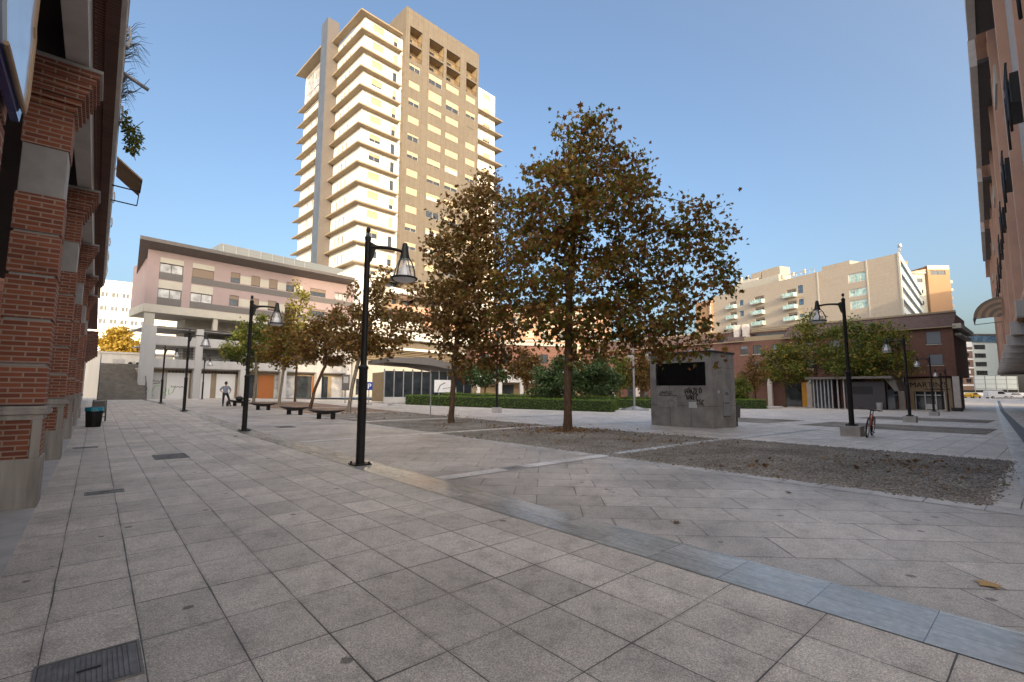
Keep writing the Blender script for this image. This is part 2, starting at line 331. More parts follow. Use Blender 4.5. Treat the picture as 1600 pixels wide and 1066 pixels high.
# ------------------------------------------------------------------ mesh builder
class MB:
    def __init__(s, M=None):
        s.v = []; s.f = []; s.mi = []; s.sm = []; s.cur = 0; s.M = M
    def add(s, vs, fs, smooth=False):
        o = len(s.v)
        if s.M is not None: vs = [tuple(s.M @ Vector(p)) for p in vs]
        s.v += [tuple(p) for p in vs]
        for f in fs:
            s.f.append(tuple(i+o for i in f)); s.mi.append(s.cur); s.sm.append(smooth)
        return s
    def box(s, x0, x1, y0, y1, z0, z1):
        return s.add([(x0,y0,z0),(x1,y0,z0),(x1,y1,z0),(x0,y1,z0),(x0,y0,z1),(x1,y0,z1),(x1,y1,z1),(x0,y1,z1)],
              [(0,3,2,1),(4,5,6,7),(0,1,5,4),(1,2,6,5),(2,3,7,6),(3,0,4,7)])
    def frustum(s, a, b, z0, z1):
        """a, b = (x0,x1,y0,y1) below and above"""
        return s.add([(a[0],a[2],z0),(a[1],a[2],z0),(a[1],a[3],z0),(a[0],a[3],z0),(b[0],b[2],z1),(b[1],b[2],z1),(b[1],b[3],z1),(b[0],b[3],z1)],
              [(0,3,2,1),(4,5,6,7),(0,1,5,4),(1,2,6,5),(2,3,7,6),(3,0,4,7)])
    def prism(s, pts, ax, a0, a1):
        def P(p, a):
            return {'x': (a, p[0], p[1]), 'y': (p[0], a, p[1]), 'z': (p[0], p[1], a)}[ax]
        n = len(pts)
        vs = [P(p, a0) for p in pts]+[P(p, a1) for p in pts]
        fs = [tuple(range(n))[::-1], tuple(range(n, 2*n))]+[(i, (i+1) % n, n+(i+1) % n, n+i) for i in range(n)]
        return s.add(vs, fs)
    def tube(s, pts, r, n=8, cap=True, smooth=True):
        pts = [Vector(p) for p in pts]; k = len(pts)
        rs = r if isinstance(r, (list, tuple)) else [r]*k
        vs = []; fs = []
        ref = None
        for i, p in enumerate(pts):
            t = (pts[min(i+1, k-1)]-pts[max(i-1, 0)]).normalized()
            if ref is None:
                ref = Vector((0, 0, 1)) if abs(t.z) < .9 else Vector((1, 0, 0))
            u = t.cross(ref)
            if u.length < 1e-4: u = t.cross(Vector((0, 1, 0)))
            u.normalize(); w = t.cross(u).normalized(); ref = u.cross(t)
            for j in range(n):
                a = 2*math.pi*j/n
                vs.append(p+(u*math.cos(a)+w*math.sin(a))*rs[i])
        for i in range(k-1):
            for j in range(n):
                fs.append((i*n+j, i*n+(j+1) % n, (i+1)*n+(j+1) % n, (i+1)*n+j))
        s.add(vs, fs, smooth)
        if cap:
            o = [tuple(v) for v in vs]
            s.add(o[:n], [tuple(range(n))[::-1]]); s.add(o[-n:], [tuple(range(n))])
        return s
    def lathe(s, prof, n=16, c=(0, 0), smooth=True, cap=True):
        vs = []; fs = []
        for r, z in prof:
            for j in range(n):
                a = 2*math.pi*j/n; vs.append((c[0]+r*math.cos(a), c[1]+r*math.sin(a), z))
        for i in range(len(prof)-1):
            for j in range(n):
                fs.append((i*n+j, i*n+(j+1) % n, (i+1)*n+(j+1) % n, (i+1)*n+j))
        s.add(vs, fs, smooth)
        if cap:
            s.add(vs[:n], [tuple(range(n))[::-1]]); s.add(vs[-n:], [tuple(range(n))])
        return s
    def wall(s, x0, x1, z0, z1, y, holes, dep):
        """wall sheet facing -y with openings (x0,x1,z0,z1) and their reveals"""
        xs = sorted({x0, x1, *[h[0] for h in holes], *[h[1] for h in holes]})
        zs = sorted({z0, z1, *[h[2] for h in holes], *[h[3] for h in holes]})
        xs = [x for x in xs if x0-1e-6 <= x <= x1+1e-6]; zs = [z for z in zs if z0-1e-6 <= z <= z1+1e-6]
        for a, b in zip(xs, xs[1:]):
            run = None
            for c, d in zip(zs, zs[1:]):
                mx, mz = (a+b)/2, (c+d)/2
                if any(h[0] < mx < h[1] and h[2] < mz < h[3] for h in holes):
                    if run: s.add([(a,y,run[0]),(b,y,run[0]),(b,y,run[1]),(a,y,run[1])], [(0,1,2,3)]); run = None
                else: run = (run[0], d) if run else (c, d)
            if run: s.add([(a,y,run[0]),(b,y,run[0]),(b,y,run[1]),(a,y,run[1])], [(0,1,2,3)])
        for a, b, c, d in holes:
            e = y+dep
            s.add([(a,y,c),(a,e,c),(a,e,d),(a,y,d)], [(0,1,2,3)]); s.add([(b,y,c),(b,e,c),(b,e,d),(b,y,d)], [(3,2,1,0)])
            s.add([(a,y,c),(b,y,c),(b,e,c),(a,e,c)], [(0,1,2,3)]); s.add([(a,y,d),(b,y,d),(b,e,d),(a,e,d)], [(3,2,1,0)])
        return s
    def build(s, name, mats, parent=None, loc=None, rotz=None, bevel=0, recalc=True):
        me = bpy.data.meshes.new(name); me.from_pydata(s.v, [], s.f)
        if not isinstance(mats, (list, tuple)): mats = [mats]
        for m in mats: me.materials.append(MAT[m] if isinstance(m, str) else m)
        me.polygons.foreach_set('material_index', s.mi); me.polygons.foreach_set('use_smooth', s.sm)
        if recalc:
            bm = bmesh.new(); bm.from_mesh(me)
            bmesh.ops.remove_doubles(bm, verts=bm.verts, dist=1e-5) if any(s.sm) else None
            bmesh.ops.recalc_face_normals(bm, faces=bm.faces)
            if any(s.sm):
                for e in bm.edges:
                    if len(e.link_faces) == 2 and e.link_faces[0].normal.angle(e.link_faces[1].normal, 0) > .7: e.smooth = False
            bm.to_mesh(me); bm.free()
        me.update()
        o = bpy.data.objects.new(name, me); COL.objects.link(o)
        if parent is not None: o.parent = parent
        if loc is not None: o.location = loc
        if rotz is not None: o.rotation_euler = (0, 0, rotz)
        if bevel:
            b = o.modifiers.new('Bevel', 'BEVEL'); b.width = bevel; b.segments = 2; b.limit_method = 'ANGLE'
        return o
def tag(o, label=None, cat=None, group=None, kind=None):
    if label: o['label'] = label
    if cat: o['category'] = cat
    if group: o['group'] = group
    if kind: o['kind'] = kind
    return o
def thing(name, label, cat, loc=(0, 0, 0), rotz=0, group=None):
    o = bpy.data.objects.new(name, None); COL.objects.link(o)
    o.location = loc; o.rotation_euler = (0, 0, rotz); o.empty_display_size = .3
    return tag(o, label, cat, group)
def kids(o): return [c for c in bpy.data.objects if c.parent == o]
def each(name, mat, parent, boxes, bevel=0):
    for b in boxes:
        m = MB(); m.box(*b); m.build(name, mat, parent, bevel=bevel)
def copy_tree(o, parent=None):
    c = o.copy(); COL.objects.link(c)
    if parent is not None: c.parent = parent
    for ch in kids(o): copy_tree(ch, c)
    return c
def put(o, loc, rotz=None, scale=None, label=None):
    o.location = loc
    if rotz is not None: o.rotation_euler = (0, 0, rotz)
    if scale: o.scale = (scale,)*3 if isinstance(scale, (int, float)) else scale
    if label: o['label'] = label
    return o
def sheet(name, x0, x1, y0, y1, dz, mat, kind='structure', step=2.5, xs=None, ys=None, edge=None):
    def div(a, b, extra):
        n = max(1, int(math.ceil((b-a)/step)))
        return sorted({a+(b-a)*i/n for i in range(n+1)} | {e for e in extra if a < e < b})
    xs = xs or div(x0, x1, (13, 15, 40, 90, 92, 152)); ys = ys or div(y0, y1, (18, 45))
    m = MB(); vs = [(x, y, zg(x, y)+dz) for y in ys for x in xs]; n = len(xs)
    m.add(vs, [(j*n+i, j*n+i+1, (j+1)*n+i+1, (j+1)*n+i) for j in range(len(ys)-1) for i in range(n-1)])
    o = m.build(name, mat, recalc=False)
    return tag(o, kind=kind)
def text(s, size, name, mat, parent, loc, rot, extrude=.02, sx=1, align='CENTER', bold=0):
    c = bpy.data.curves.new(name, 'FONT'); c.body = s; c.size = size; c.extrude = extrude; c.align_x = align
    c.materials.append(MAT[mat]); o = bpy.data.objects.new(name, c); COL.objects.link(o)
    c.offset = bold
    bpy.context.view_layer.update()
    me = bpy.data.meshes.new_from_object(o.evaluated_get(bpy.context.evaluated_depsgraph_get()))
    bpy.data.objects.remove(o)
    o = bpy.data.objects.new(name, me); COL.objects.link(o)
    o.parent = parent; o.location = loc; o.rotation_euler = rot; o.scale = (sx, 1, 1)
    return o
# ------------------------------------------------------------------ the ground
def lin(a, b, st): 
    n = max(1, int(round((b-a)/st))); return [a+(b-a)*i/n for i in range(n+1)]
gx = sorted({-900, -300, -100, -40, *lin(-20, 92, 2.8), 13, 15, 40, 90, 92, *lin(92, 152, 6), 250, 500, 1200})
gy = sorted({-900, -300, -80, *lin(-20, 60, 2.5), 18, 45, 80, 110, 150, 220, 400, 1200})
sheet('plaza_paving', 0, 0, 0, 0, 0, 'plaza', xs=gx, ys=gy)
sheet('walkway_paving', -.13-.33, 3.83, -3, 75, .004, 'walk')
sheet('arcade_floor', -8, -.46, -3, 75, .010, 'kerbstone')
sheet('diagonal_paving', 4.45, 9.0, -2, 40, .004, 'diag')
sheet('slate_band', 3.83, 4.45, -2, 70, .008, 'slate', step=2)
for i, (y, w) in enumerate(((6.95, .33), (14.2, .36), (20.9, .36), (27.6, .36), (34.5, .36))):
    sheet('stone_band', 4.45, 24, y-w/2, y+w/2, .012, 'bandstone')
sheet('border_strip', 8.55, 9.0, .3, 28, .008, 'border')
# the long pale and dark strips beside the right-hand building run a little askew
def strip(name, d0, d1, s0, s1, dz, mat):
    a = rad(86.5); sx, sy = math.sin(a), math.cos(a); nx, ny = sy, -sx
    m = MB(); ss = lin(s0, s1, 2.5); vs = []
    for q in ss:
        for d in (d0, d1):
            x, y = sx*q+nx*d, sy*q+ny*d; vs.append((x, y, zg(x, y)+dz))
    m.add(vs, [(2*i, 2*i+1, 2*i+3, 2*i+2) for i in range(len(ss)-1)])
    return tag(m.build(name, mat, recalc=False), kind='structure')
strip('pale_strip', .22, .60, 9, 140, .016, 'bandstone')
strip('dark_strip', .60, .98, 9, 140, .016, 'darkband')
strip('arcade_paving', .98, 7, 5, 140, .012, 'plaza')
# gravel beds (loose stones over dust)
beds = [(9.0, 15.3, .75, 6.78), (9.0, 15.0, 7.12, 13.9), (9.0, 15.0, 14.5, 20.6), (9.0, 15.0, 21.2, 27.3),
        (26.4, 32.3, 1.9, 8.6), (26.4, 32.3, 10.0, 16.0), (40, 47, 2.8, 9.5)]
for i, b in enumerate(beds):
    sheet('gravel_bed', b[0], b[1], b[2], b[3], .006, 'gravel', 'stuff', step=1.5)
sheet('soil_bed', 9.2, 15.0, 27.9, 50, .006, 'soil', 'stuff')
def stones():
    r = np.random.default_rng(3); m = MB()
    base = np.array([(1, 0, 0), (0, 1, 0), (-1, 0, 0), (0, -1, 0), (.1, .1, .8), (0, 0, -.6)])
    fs = [(0, 1, 4), (1, 2, 4), (2, 3, 4), (3, 0, 4), (1, 0, 5), (2, 1, 5), (3, 2, 5), (0, 3, 5)]
    for (x0, x1, y0, y1), n in ((beds[0], 7000), (beds[1], 4500)):
        for k in range(n):
            x = x0+(x1-x0)*r.random()**1.35; y = y0+(y1-y0)*r.random()
            if k % 6 == 0: x = (x0 if r.random() < .7 else x1)+r.normal()*.07
            elif k % 6 == 1: y = (y0 if r.random() < .5 else y1)+r.normal()*.07
            sc = r.uniform(.012, .03)
            v = base*r.uniform(.6, 1.2, (6, 3))*sc; a = r.random()*6.28; ca, sa = math.cos(a), math.sin(a)
            m.add([(x+p[0]*ca-p[1]*sa, y+p[0]*sa+p[1]*ca, zg(x, y)+.008+p[2]*.8+sc*.25) for p in v], fs)
    return tag(m.build('loose_gravel', 'stone', recalc=False), kind='stuff')
stones()

# metal covers and drains let into the slabs
def cover(name, label, x0, x1, y0, y1, ribs=True, grid=False):
    x, y = (x0+x1)/2, (y0+y1)/2
    t = thing(name, label, 'manhole cover', (x, y, zg(x, y)))
    a, b = (x1-x0)/2, (y1-y0)/2
    f = MB(); z = .013
    for bx in ((-a, a, -b, -b+.015), (-a, a, b-.015, b), (-a, -a+.015, -b+.015, b-.015), (a-.015, a, -b+.015, b-.015)):
        f.box(*bx, .0, z)
    f.build('rim', 'castiron', t)
    p = MB(); p.box(-a+.02, a-.02, -b+.02, b-.02, 0, .008)
    if ribs:
        n = int((2*a-.06)/.022)
        for i in range(n):
            xx = -a+.035+i*.022; p.box(xx, xx+.011, -b+.03, b-.03, .008, .013)
    if grid:
        n = int((2*b-.06)/.05)
        for i in range(n):
            yy = -b+.04+i*.05; p.box(-a+.03, a-.03, yy, yy+.012, .0081, .0131)
    p.build('plate', 'castiron', t)
    k = MB(); k.box(-.05, .05, -.008, .008, .0132, .016); k.build('keyhole', 'blackmatte', t)
    return t
cover('inspection_cover', 'ribbed metal cover in the walkway slabs nearest the camera', -.145, .30, 3.28, 3.72)
cover('drain_grate', 'slotted drain grate in the walkway near the second brick pillar', 1.05, 1.66, 12.6, 13.5, True, True)
cover('channel_grate', 'narrow drain slot beside the nearest brick pillar', -.02, .42, 9.05, 9.3, True)
cover('channel_grate', 'narrow drain slot beside the second brick pillar', -.33, .15, 16.2, 16.45, True)
cover('inspection_cover', 'dark square cover set in the pale stone band', 5.9, 6.4, 6.98-.16, 6.98+.15)
cover('inspection_cover', 'small cover in the stone band at the corner of the near gravel bed', 8.95, 9.45, 6.98-.16, 6.98+.15)
cover('inspection_cover', 'cover in the slabs between the benches and the second lamp post', 5.4, 6.0, 19.6, 20.4)
# ------------------------------------------------------------------ buildings
def window(parent, x0, x1, z0, z1, y, blind=0, bm='blind', glass='glass', mull=1, frame='frame', fw=.06, bars=0):
    """a window let into a wall that faces -y; the shutter is its sub-part"""
    m = MB()
    w, d = .07, y
    m.box(x0, x1, d-.02, d+.05, z0, z0+fw).box(x0, x1, d-.02, d+.05, z1-fw, z1)
    m.box(x0, x0+fw, d-.02, d+.05, z0+fw, z1-fw).box(x1-fw, x1, d-.02, d+.05, z0+fw, z1-fw)
    for i in range(mull):
        xx = x0+(x1-x0)*(i+1)/(mull+1); m.box(xx-fw*.45, xx+fw*.45, d-.015, d+.045, z0+fw, z1-fw)
    for i in range(bars):
        zz = z0+(z1-z0)*(i+1)/(bars+1); m.box(x0+fw, x1-fw, d-.012, d+.04, zz-fw*.3, zz+fw*.3)
    m.cur = 1; m.box(x0+fw*.5, x1-fw*.5, d+.02, d+.04, z0+fw*.5, z1-fw*.5)
    o = m.build('window', [frame, glass], parent, recalc=False)
    if blind > .02:
        b = MB(); zz = z1-fw-(z1-z0-2*fw)*min(blind, 1)
        b.box(x0+fw*.6, x1-fw*.6, d-.045, d-.025, zz, z1-fw*.4)
        b.build('roller_shutter', bm, o, recalc=False)
    return o

# ---- the brick arcade on the left
def arcade():
    t = thing('arcade_building', 'dark red brick arcade with corbelled pillars beside the slab walkway', 'building')
    pitch, y0 = 5.36, 3.2
    def pillar(k):
        yf = y0+pitch*k; yb = yf+.63; xl, xr = -.99, -.46
        p = MB(); p.box(xl, xr, yf, yb, 0, .62)
        o = p.build('pillar', 'granite', t, bevel=.012)
        m = MB(); m.box(xl+.02, xr-.13, yf+.025, yb-.02, .62, 1.1); m.box(xr-.13, xr-.03, yf+.03, yb-.03, .62, 1.1)
        m.build('brick_panel', 'brick', o)
        m = MB(); m.box(xr-.12, xr-.025, yf+.003, yf+.03, .62, 1.1); m.box(xl, xr-.02, yf+.002, yb, 1.1, 1.17)
        m.box(xl-.02, xr+.03, yf-.03, yb+.03, 1.17, 1.225); m.box(xl-.01, xr+.01, yf-.012, yb+.012, 1.225, 1.275)
        m.build('moulding', 'granite', o, bevel=.008)
        zs = [1.275, 1.80, 2.38, 2.96, 3.52, 4.05]
        each('brick_shaft', 'brick', o, [(xl+.03, xr-.03, yf+.03, yb-.03, a+.02, b-.02) for a, b in zip(zs, zs[1:])]+[(xl+.03, xr-.03, yf+.03, yb-.03, 4.70, 5.26)])
        each('shadow_gap', 'concrete', o, [(xl+.055, xr-.055, yf+.055, yb-.055, a-.03, a+.03) for a in zs[1:-1]])
        each('concrete_block', 'concrete', o, [(xl+.045, xr-.045, yf+.04, yb-.045, 4.03, 4.70)], .01)
        m = MB()
        for i in range(7):
            e = .033*(i+1); fy = min(e, .10)
            m.box(xl-e, xr-.03+e, yf+.03-fy, yb-.03+fy, 5.26+i*.088, 5.26+i*.088+(.078 if i < 6 else .088))
            m.cur = 0
        m.build('capital', 'brick', o)
        m = MB(); m.box(xl-.26, xr+.23, yf-.09, yb+.09, 5.876, 5.93); m.build('cap_slab', 'concrete', o, bevel=.006)
        return o
    for k in range(6): pillar(k)
    yA, yB = -8, 30.7
    m = MB(); m.box(-.62, -.385, yA, yB, 5.94, 6.52); m.build('beam', 'beam', t)
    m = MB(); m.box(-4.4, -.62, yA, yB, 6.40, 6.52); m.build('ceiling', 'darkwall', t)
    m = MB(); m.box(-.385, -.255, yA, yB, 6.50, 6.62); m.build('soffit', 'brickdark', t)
    m = MB(); m.box(-.255, -.10, yA, yB, 6.46, 6.95); m.build('brick_cornice', 'soldier', t)
    m = MB(); m.box(-.10, -.045, yA, yB, 6.55, 6.66); m.build('cornice_edge', 'white_pipe', t)
    m = MB(); m.box(-.10, -.02, yA, yB, 6.72, 6.98); m.build('gutter', 'metalgrey', t)
    m = MB(); m.tube([(-.05, yA, 6.69), (-.05, yB, 6.69)], .022, 6)
    for k in range(9):
        yy = 6.2+k*2.7; m.tube([(-.05, yy, 6.69), (.0, yy, 6.69), (.02, yy, 6.8), (.0, yy, 7.0)], .02, 6)
    m.build('roof_pipe', 'white_pipe', t)
    m = MB(); m.tube([(-.06, 10.4, 7.05), (.34, 10.5, 6.93)], .035, 8); m.build('drain_spout', 'metalgrey', t)
    # parapet with planting trough, upper storeys set back
    m = MB(); m.box(-.16, -.06, yA, yB, 6.98, 7.5); m.build('parapet', 'brickdark', t)
    m = MB(Matrix.Rotation(rad(90), 4, 'Z'))      # wall facing +x : local x -> y
    m.box(yA, yB, 1.2, 12, 6.98, 8.6); m.build('upper_storeys', 'brick', t)
    m = MB(); m.box(-12.4, -1.0, yA, yB, 8.6, 8.9); m.build('roof', 'rooftile', t)
    m = MB(); m.box(-12, -.2, -14, -8, 0, 9.2); m.build('shade_wing', 'brickdark', t)  # added out of view to keep light off the pillar fronts
    # inside the arcade: back wall with shop windows
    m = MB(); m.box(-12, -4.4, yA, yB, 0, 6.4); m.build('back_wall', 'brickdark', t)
    for k in range(6):
        yy = y0+pitch*k+1.3
        w = MB(); w.cur = 1; w.box(-4.4, -4.36, yy, yy+3.4, .3, 3.2); w.cur = 0
        w.box(-4.4, -4.33, yy-.08, yy, .2, 3.3).box(-4.4, -4.33, yy+3.4, yy+3.48, .2, 3.3).box(-4.4, -4.33, yy, yy+3.4, 3.2, 3.3)
        w.build('shop_window', ['frame', 'glass'], t)
    return t
arcade()
# blue and white ceramic plaque on the first pillar
def plaque():
    t = thing('wall_plaque', 'cobalt blue and white ceramic plaque fixed to a brick pillar', 'plaque', (-.455, 3.30, 3.2))
    def shape(e, x0, x1, y0=-.42, y1=.42):
        pts = [(y0+.12-e*.4, -.16-e), (y1-.06+e*.3, -.16-e), (y1+e, -.04), (y1+e, .30), (y1-.05+e*.6, .34), (y1-.05+e*.6, .52+e), (y0-e, .52+e), (y0-e, -.02)]
        m = MB(); m.prism(pts, 'x', x0, x1); return m
    shape(.07, -.005, .03).build('blue_border', 'navy', t)
    shape(0, .03, .045).build('white_field', 'whitetile', t)
    m = MB()
    pts = [(-.34, -.17), (.36, -.17), (.42, -.04), (.42, .30), (.37, .34), (.37, .53)]
    m.tube([(.046, a, b) for a, b in pts], .012, 6); m.build('raised_rim', 'canvas', t)
plaque()

# ---- second brick block further along, with bracketed balconies
def far_arcade():
    t = thing('balcony_building', 'brick block with bracketed balconies and a whitewashed base beyond the arcade pillars', 'building', (0, 0, 0))
    m = MB(); m.box(-12, -1.0, 33.5, 62, 4.2, 16); m.build('wall', 'brick', t)
    m = MB(); m.box(-12, -.9, 32.2, 62, 0.05, 4.0); m.build('painted_base', 'whitewall', t)
    m = MB()
    for k in range(3): m.box(-1.0, -.3, 34, 61, 7.2+3.1*k, 7.35+3.1*k)
    m.build('balcony_slab', 'redbrick', t)
    for k in range(9):
        y = 35+k*3; m = MB()
        for i in range(5): m.box(-1.0, -.75+.16*i, y, y+.5, 3.9+.14*i, 4.03+.14*i)
        m.box(-1.0, -.1, y-.05, y+.55, 4.6, 4.68)
        m.build('bracket', 'redbrick', t)
        for z in (5.0, 8.0, 11.0):
            if k % 2 == 0:
                w = MB(); w.cur = 0; w.box(-1.0, -.95, y+.8, y+2.2, z, z+1.7); w.cur = 1; w.box(-.95, -.93, y+.86, y+2.14, z+.06, z+1.64)
                w.build('window', ['frame', 'glass'], t, recalc=False)
    m = MB()
    for k in range(3):
        z = 8.25+3.1*k; m.tube([(-.36, 34.1, z), (-.36, 60.9, z)], .025, 6)
        for i in range(54): m.box(-.37, -.35, 34.2+i*.5, 34.22+i*.5, z-.9, z)
    m.build('railing', 'metalgrey', t)
    m = MB(); m.box(-.3, .02, 45.2, 47, 10.0, 11.6); m.build('blue_screen', 'glassblue', t)
far_arcade()

# ---- mauve office and gallery building
def mauve():
    P0 = (4.11, 69.5, .297); t = thing('gallery_building', 'mauve plaster building with white galleries below and a thin overhanging roof', 'building', P0, rad(8.8))
    B = -.297
    z = lambda v: v+B
    E = 26.5
    # upper two floors
    hs = []; wins = []
    for fl in (0, 1):
        o = -3.1*fl
        hs += [(.65, 3.05, z(15.45+o), z(16.6+o)), (4.0, 6.42, z(15.45+o), z(16.6+o))]
        wins += [(.65, 3.05, z(15.45+o), z(16.6+o), 0 if fl == 0 else 0, 1), (4.0, 6.42, z(15.45+o), z(16.6+o), .98 if fl == 0 else 0, 1)]
        for i, x in enumerate((8.4, 10.95, 13.3, 15.7)):
            hs.append((x, x+1.15, z(15.55+o), z(16.95+o))); wins.append((x, x+1.15, z(15.55+o), z(16.95+o), (.5, .95, .95, .3, .35, .8, .9, .5)[i+4*fl], 0))
        hs.append((19.25, 21.75, z(15.5+o), z(16.65+o))); wins.append((19.25, 21.75, z(15.5+o), z(16.65+o), .4-.2*fl, 2))
        hs.append((23.2, 25.4, z(15.5+o), z(16.65+o))); wins.append((23.2, 25.4, z(15.5+o), z(16.65+o), .1, 2))
    m = MB(); m.wall(-.6, E, z(11.45), z(18.5), 0, hs, .22); m.box(-.3, E, .24, 8, z(11.45), z(17.2))
    m.add([(-.6, 0, z(11.45)), (-.6, 0, z(18.5)), (.9, 8, z(16)), (.9, 8, z(11.45))], [(0, 1, 2, 3)])
    m.add([(E, 0, z(11.45)), (E, 0, z(18.5)), (E, 8, z(16)), (E, 8, z(11.45))], [(0, 1, 2, 3)])
    m.build('wall', 'pink', t, recalc=False)
    for a, b, c, d, bl, mu in wins:
        window(t, a, b, c, d, .14, bl, 'blindbrown', 'glasslight' if bl < .2 else 'glass', mu)
    for fl in (0, 1):
        o = -3.1*fl
        each('cream_panel', 'cream', t, [(.65, 3.05, -.03, .02, z(16.62+o), z(17.25+o+(.35 if fl else 0))), (4.0, 6.42, -.03, .02, z(16.62+o), z(17.25+o+(.35 if fl else 0)))]
             +[(a, b, -.025, .02, z(15.6+o), z(16.65+o)) for a, b in ((9.57, 10.93), (12.12, 13.28), (14.47, 15.68), (16.9, 18.2))])
        each('grey_band', 'greyband', t, [(.62, 3.07, -.04, .02, z(14.6+o), z(15.43+o)), (3.98, E, -.04, .02, z(14.65+o), z(15.43+o))])
    m = MB(); m.box(-.62, E, -.12, 7, z(10.5), z(11.45)); m.build('cream_band', 'cream', t)
    # wedge roof, higher towards the square
    m = MB()
    a = [(-1.8, -1.7, z(18.55)), (E-1, -1.9, z(18.65)), (E-.5, 9, z(16.4)), (-.3, 6.2, z(15.9))]
    m.add(a+[(p[0], p[1], p[2]+(.42 if i < 2 else .3)) for i, p in enumerate(a)], [(3, 2, 1, 0), (4, 5, 6, 7), (0, 1, 5, 4), (1, 2, 6, 5), (2, 3, 7, 6), (3, 0, 4, 7)])
    m.build('roof', 'roofmetal', t)
    m = MB(); m.box(.9, 20, -.16, -.02, z(18.25), z(18.42)); m.build('eave_strip', 'whitewall', t)
    m = MB(); m.prism([(7.6, z(17)), (8.9, z(22.2)), (28, z(22.2)), (28, z(17))], 'y', 6.0, 14); m.build('penthouse', 'penthouse', t)
    m = MB()
    for i in range(8): m.box(9.2+i*1.7, 9.3+i*1.7, 5.93, 6.02, z(18), z(22.2))
    m.build('penthouse_rib', 'metalgrey', t)
    # gallery frame
    cx = [-.45, 4.95, 10.3, 15.6, 20.9, 25.7]
    for i, x in enumerate(cx):
        m = MB(); w = 1.3 if i == 0 else .8
        m.box(x, x+w, -.05, .75, z(.2), z(8.95))
        m.build('pier', 'whitewall', t)
    each('upper_column', 'cream', t, [(x, x+(.95 if a == 0 else .5), .05, .55, z(8.95), z(10.5)) for a, x in enumerate((-.4, 6.75, 12.4, 18, 23.6))])
    for a, b in zip(cx, cx[1:]):
        x0 = a+(1.3 if a < 0 else .8)
        each('parapet', 'whitewall', t, [(x0, b, 0, .22, z(6.72), z(7.85)), (x0, b, 0, .22, z(4.02), z(5.06))])
    m = MB(); m.box(.8, 26.4, -.03, .12, z(8.83), z(8.95))
    for k in range(3):
        m.tube([(.85, .1, z(5.4+.35*k)), (26, .1, z(5.4+.35*k))], .03, 6)
    for x in lin(.9, 26, 2.6): m.box(x-.02, x+.02, .08, .12, z(5.06), z(6.15))
    m.build('railing', 'frame', t)
    m = MB(); m.box(0, 26.4, .25, 7, z(6.6), z(6.72)); m.box(0, 26.4, .25, 7, z(3.9), z(4.02)); m.box(-.3, 26.4, .1, 7, z(8.7), z(8.82)); m.build('gallery_floor', 'concrete', t)
    m = MB(); m.box(4.6, 26.4, 3.6, 7, z(4.02), z(10.5)); m.build('gallery_back_wall', 'cream', t)
    for x in lin(5.4, 24.6, 2.4): each('gallery_window', 'glasslight' if int(x) % 2 else 'glass', t, [(x, x+1.9, 3.5, 3.6, z(4.4), z(6.3)), (x, x+1.9, 3.5, 3.6, z(7.1), z(8.3))])
    # ground floor shops
    m = MB(); m.box(0, 26.4, 1.3, 7, z(.2), z(3.9)); m.build('shop_wall', 'slab', t)
    fr = [(.9, 2.5, 'whitewall'), (2.5, 4.9, 'shutterwhite'), (5.8, 7.3, 'shutterwhite'), (7.9, 10.2, 'shutterwhite'), (10.4, 11.2, 'orange'), (11.4, 13.0, 'glass'), (13.1, 15.2, 'orange'),
          (15.3, 18.2, 'glasslight'), (18.4, 20.8, 'glass'), (20.9, 22.1, 'orange'), (22.2, 23.4, 'glass'), (24, 26.3, 'whitewall')]
    for a, b, k in fr:
        m = MB(); m.box(a+.03, b-.03, 1.22, 1.3, z(.22), z(3.45))
        m.build({'orange': 'orange_door_panel', 'shutterwhite': 'shop_shutter', 'whitewall': 'painted_panel'}.get(k, 'shop_glazing'), k, t)
    m = MB()
    for i in range(22): m.box(2.6+i*.36, 2.85+i*.36, 1.16, 1.24, z(3.5), z(3.72))
    m.build('vent_row', 'frame', t)
    # spray-can writing on the left panels
    def scrawl(pts, r, mat, nm):
        m = MB()
        for st in pts: m.tube([(x, 1.2, z(y)) for x, y in st], r, 5)
        m.build(nm, mat, t)
    scrawl([[(1.0, .5), (1.2, 1.4), (1.5, 1.9), (1.9, 1.9)], [(2.2, .6), (2.15, 1.7), (2.5, 1.75), (2.55, 1.2), (2.2, 1.2), (2.6, .7)], [(2.8, 1.5), (2.85, .8), (3.2, 1.0), (3.5, 1.9)], [(1.1, .9), (1.4, .6)]], .035, 'spraygreen', 'green_graffiti')
    scrawl([[(1.1, 2.3), (1.25, 2.55), (1.4, 2.3), (1.55, 2.5), (1.7, 2.3), (1.95, 2.45), (2.2, 2.75)], [(1.2, 2.1), (1.9, 2.2)],
            [(3.0, 1.9), (3.1, 1.7), (3.3, 1.8), (3.5, 1.65), (3.7, 1.8), (3.9, 1.65), (4.1, 1.8), (4.3, 1.65)]], .03, 'spray', 'black_graffiti')
    scrawl([[(-.2, 1.6), (-.1, 1.8), (0, 1.6), (.1, 1.75), (.25, 1.6)]], .02, 'spray', 'black_graffiti')
mauve()

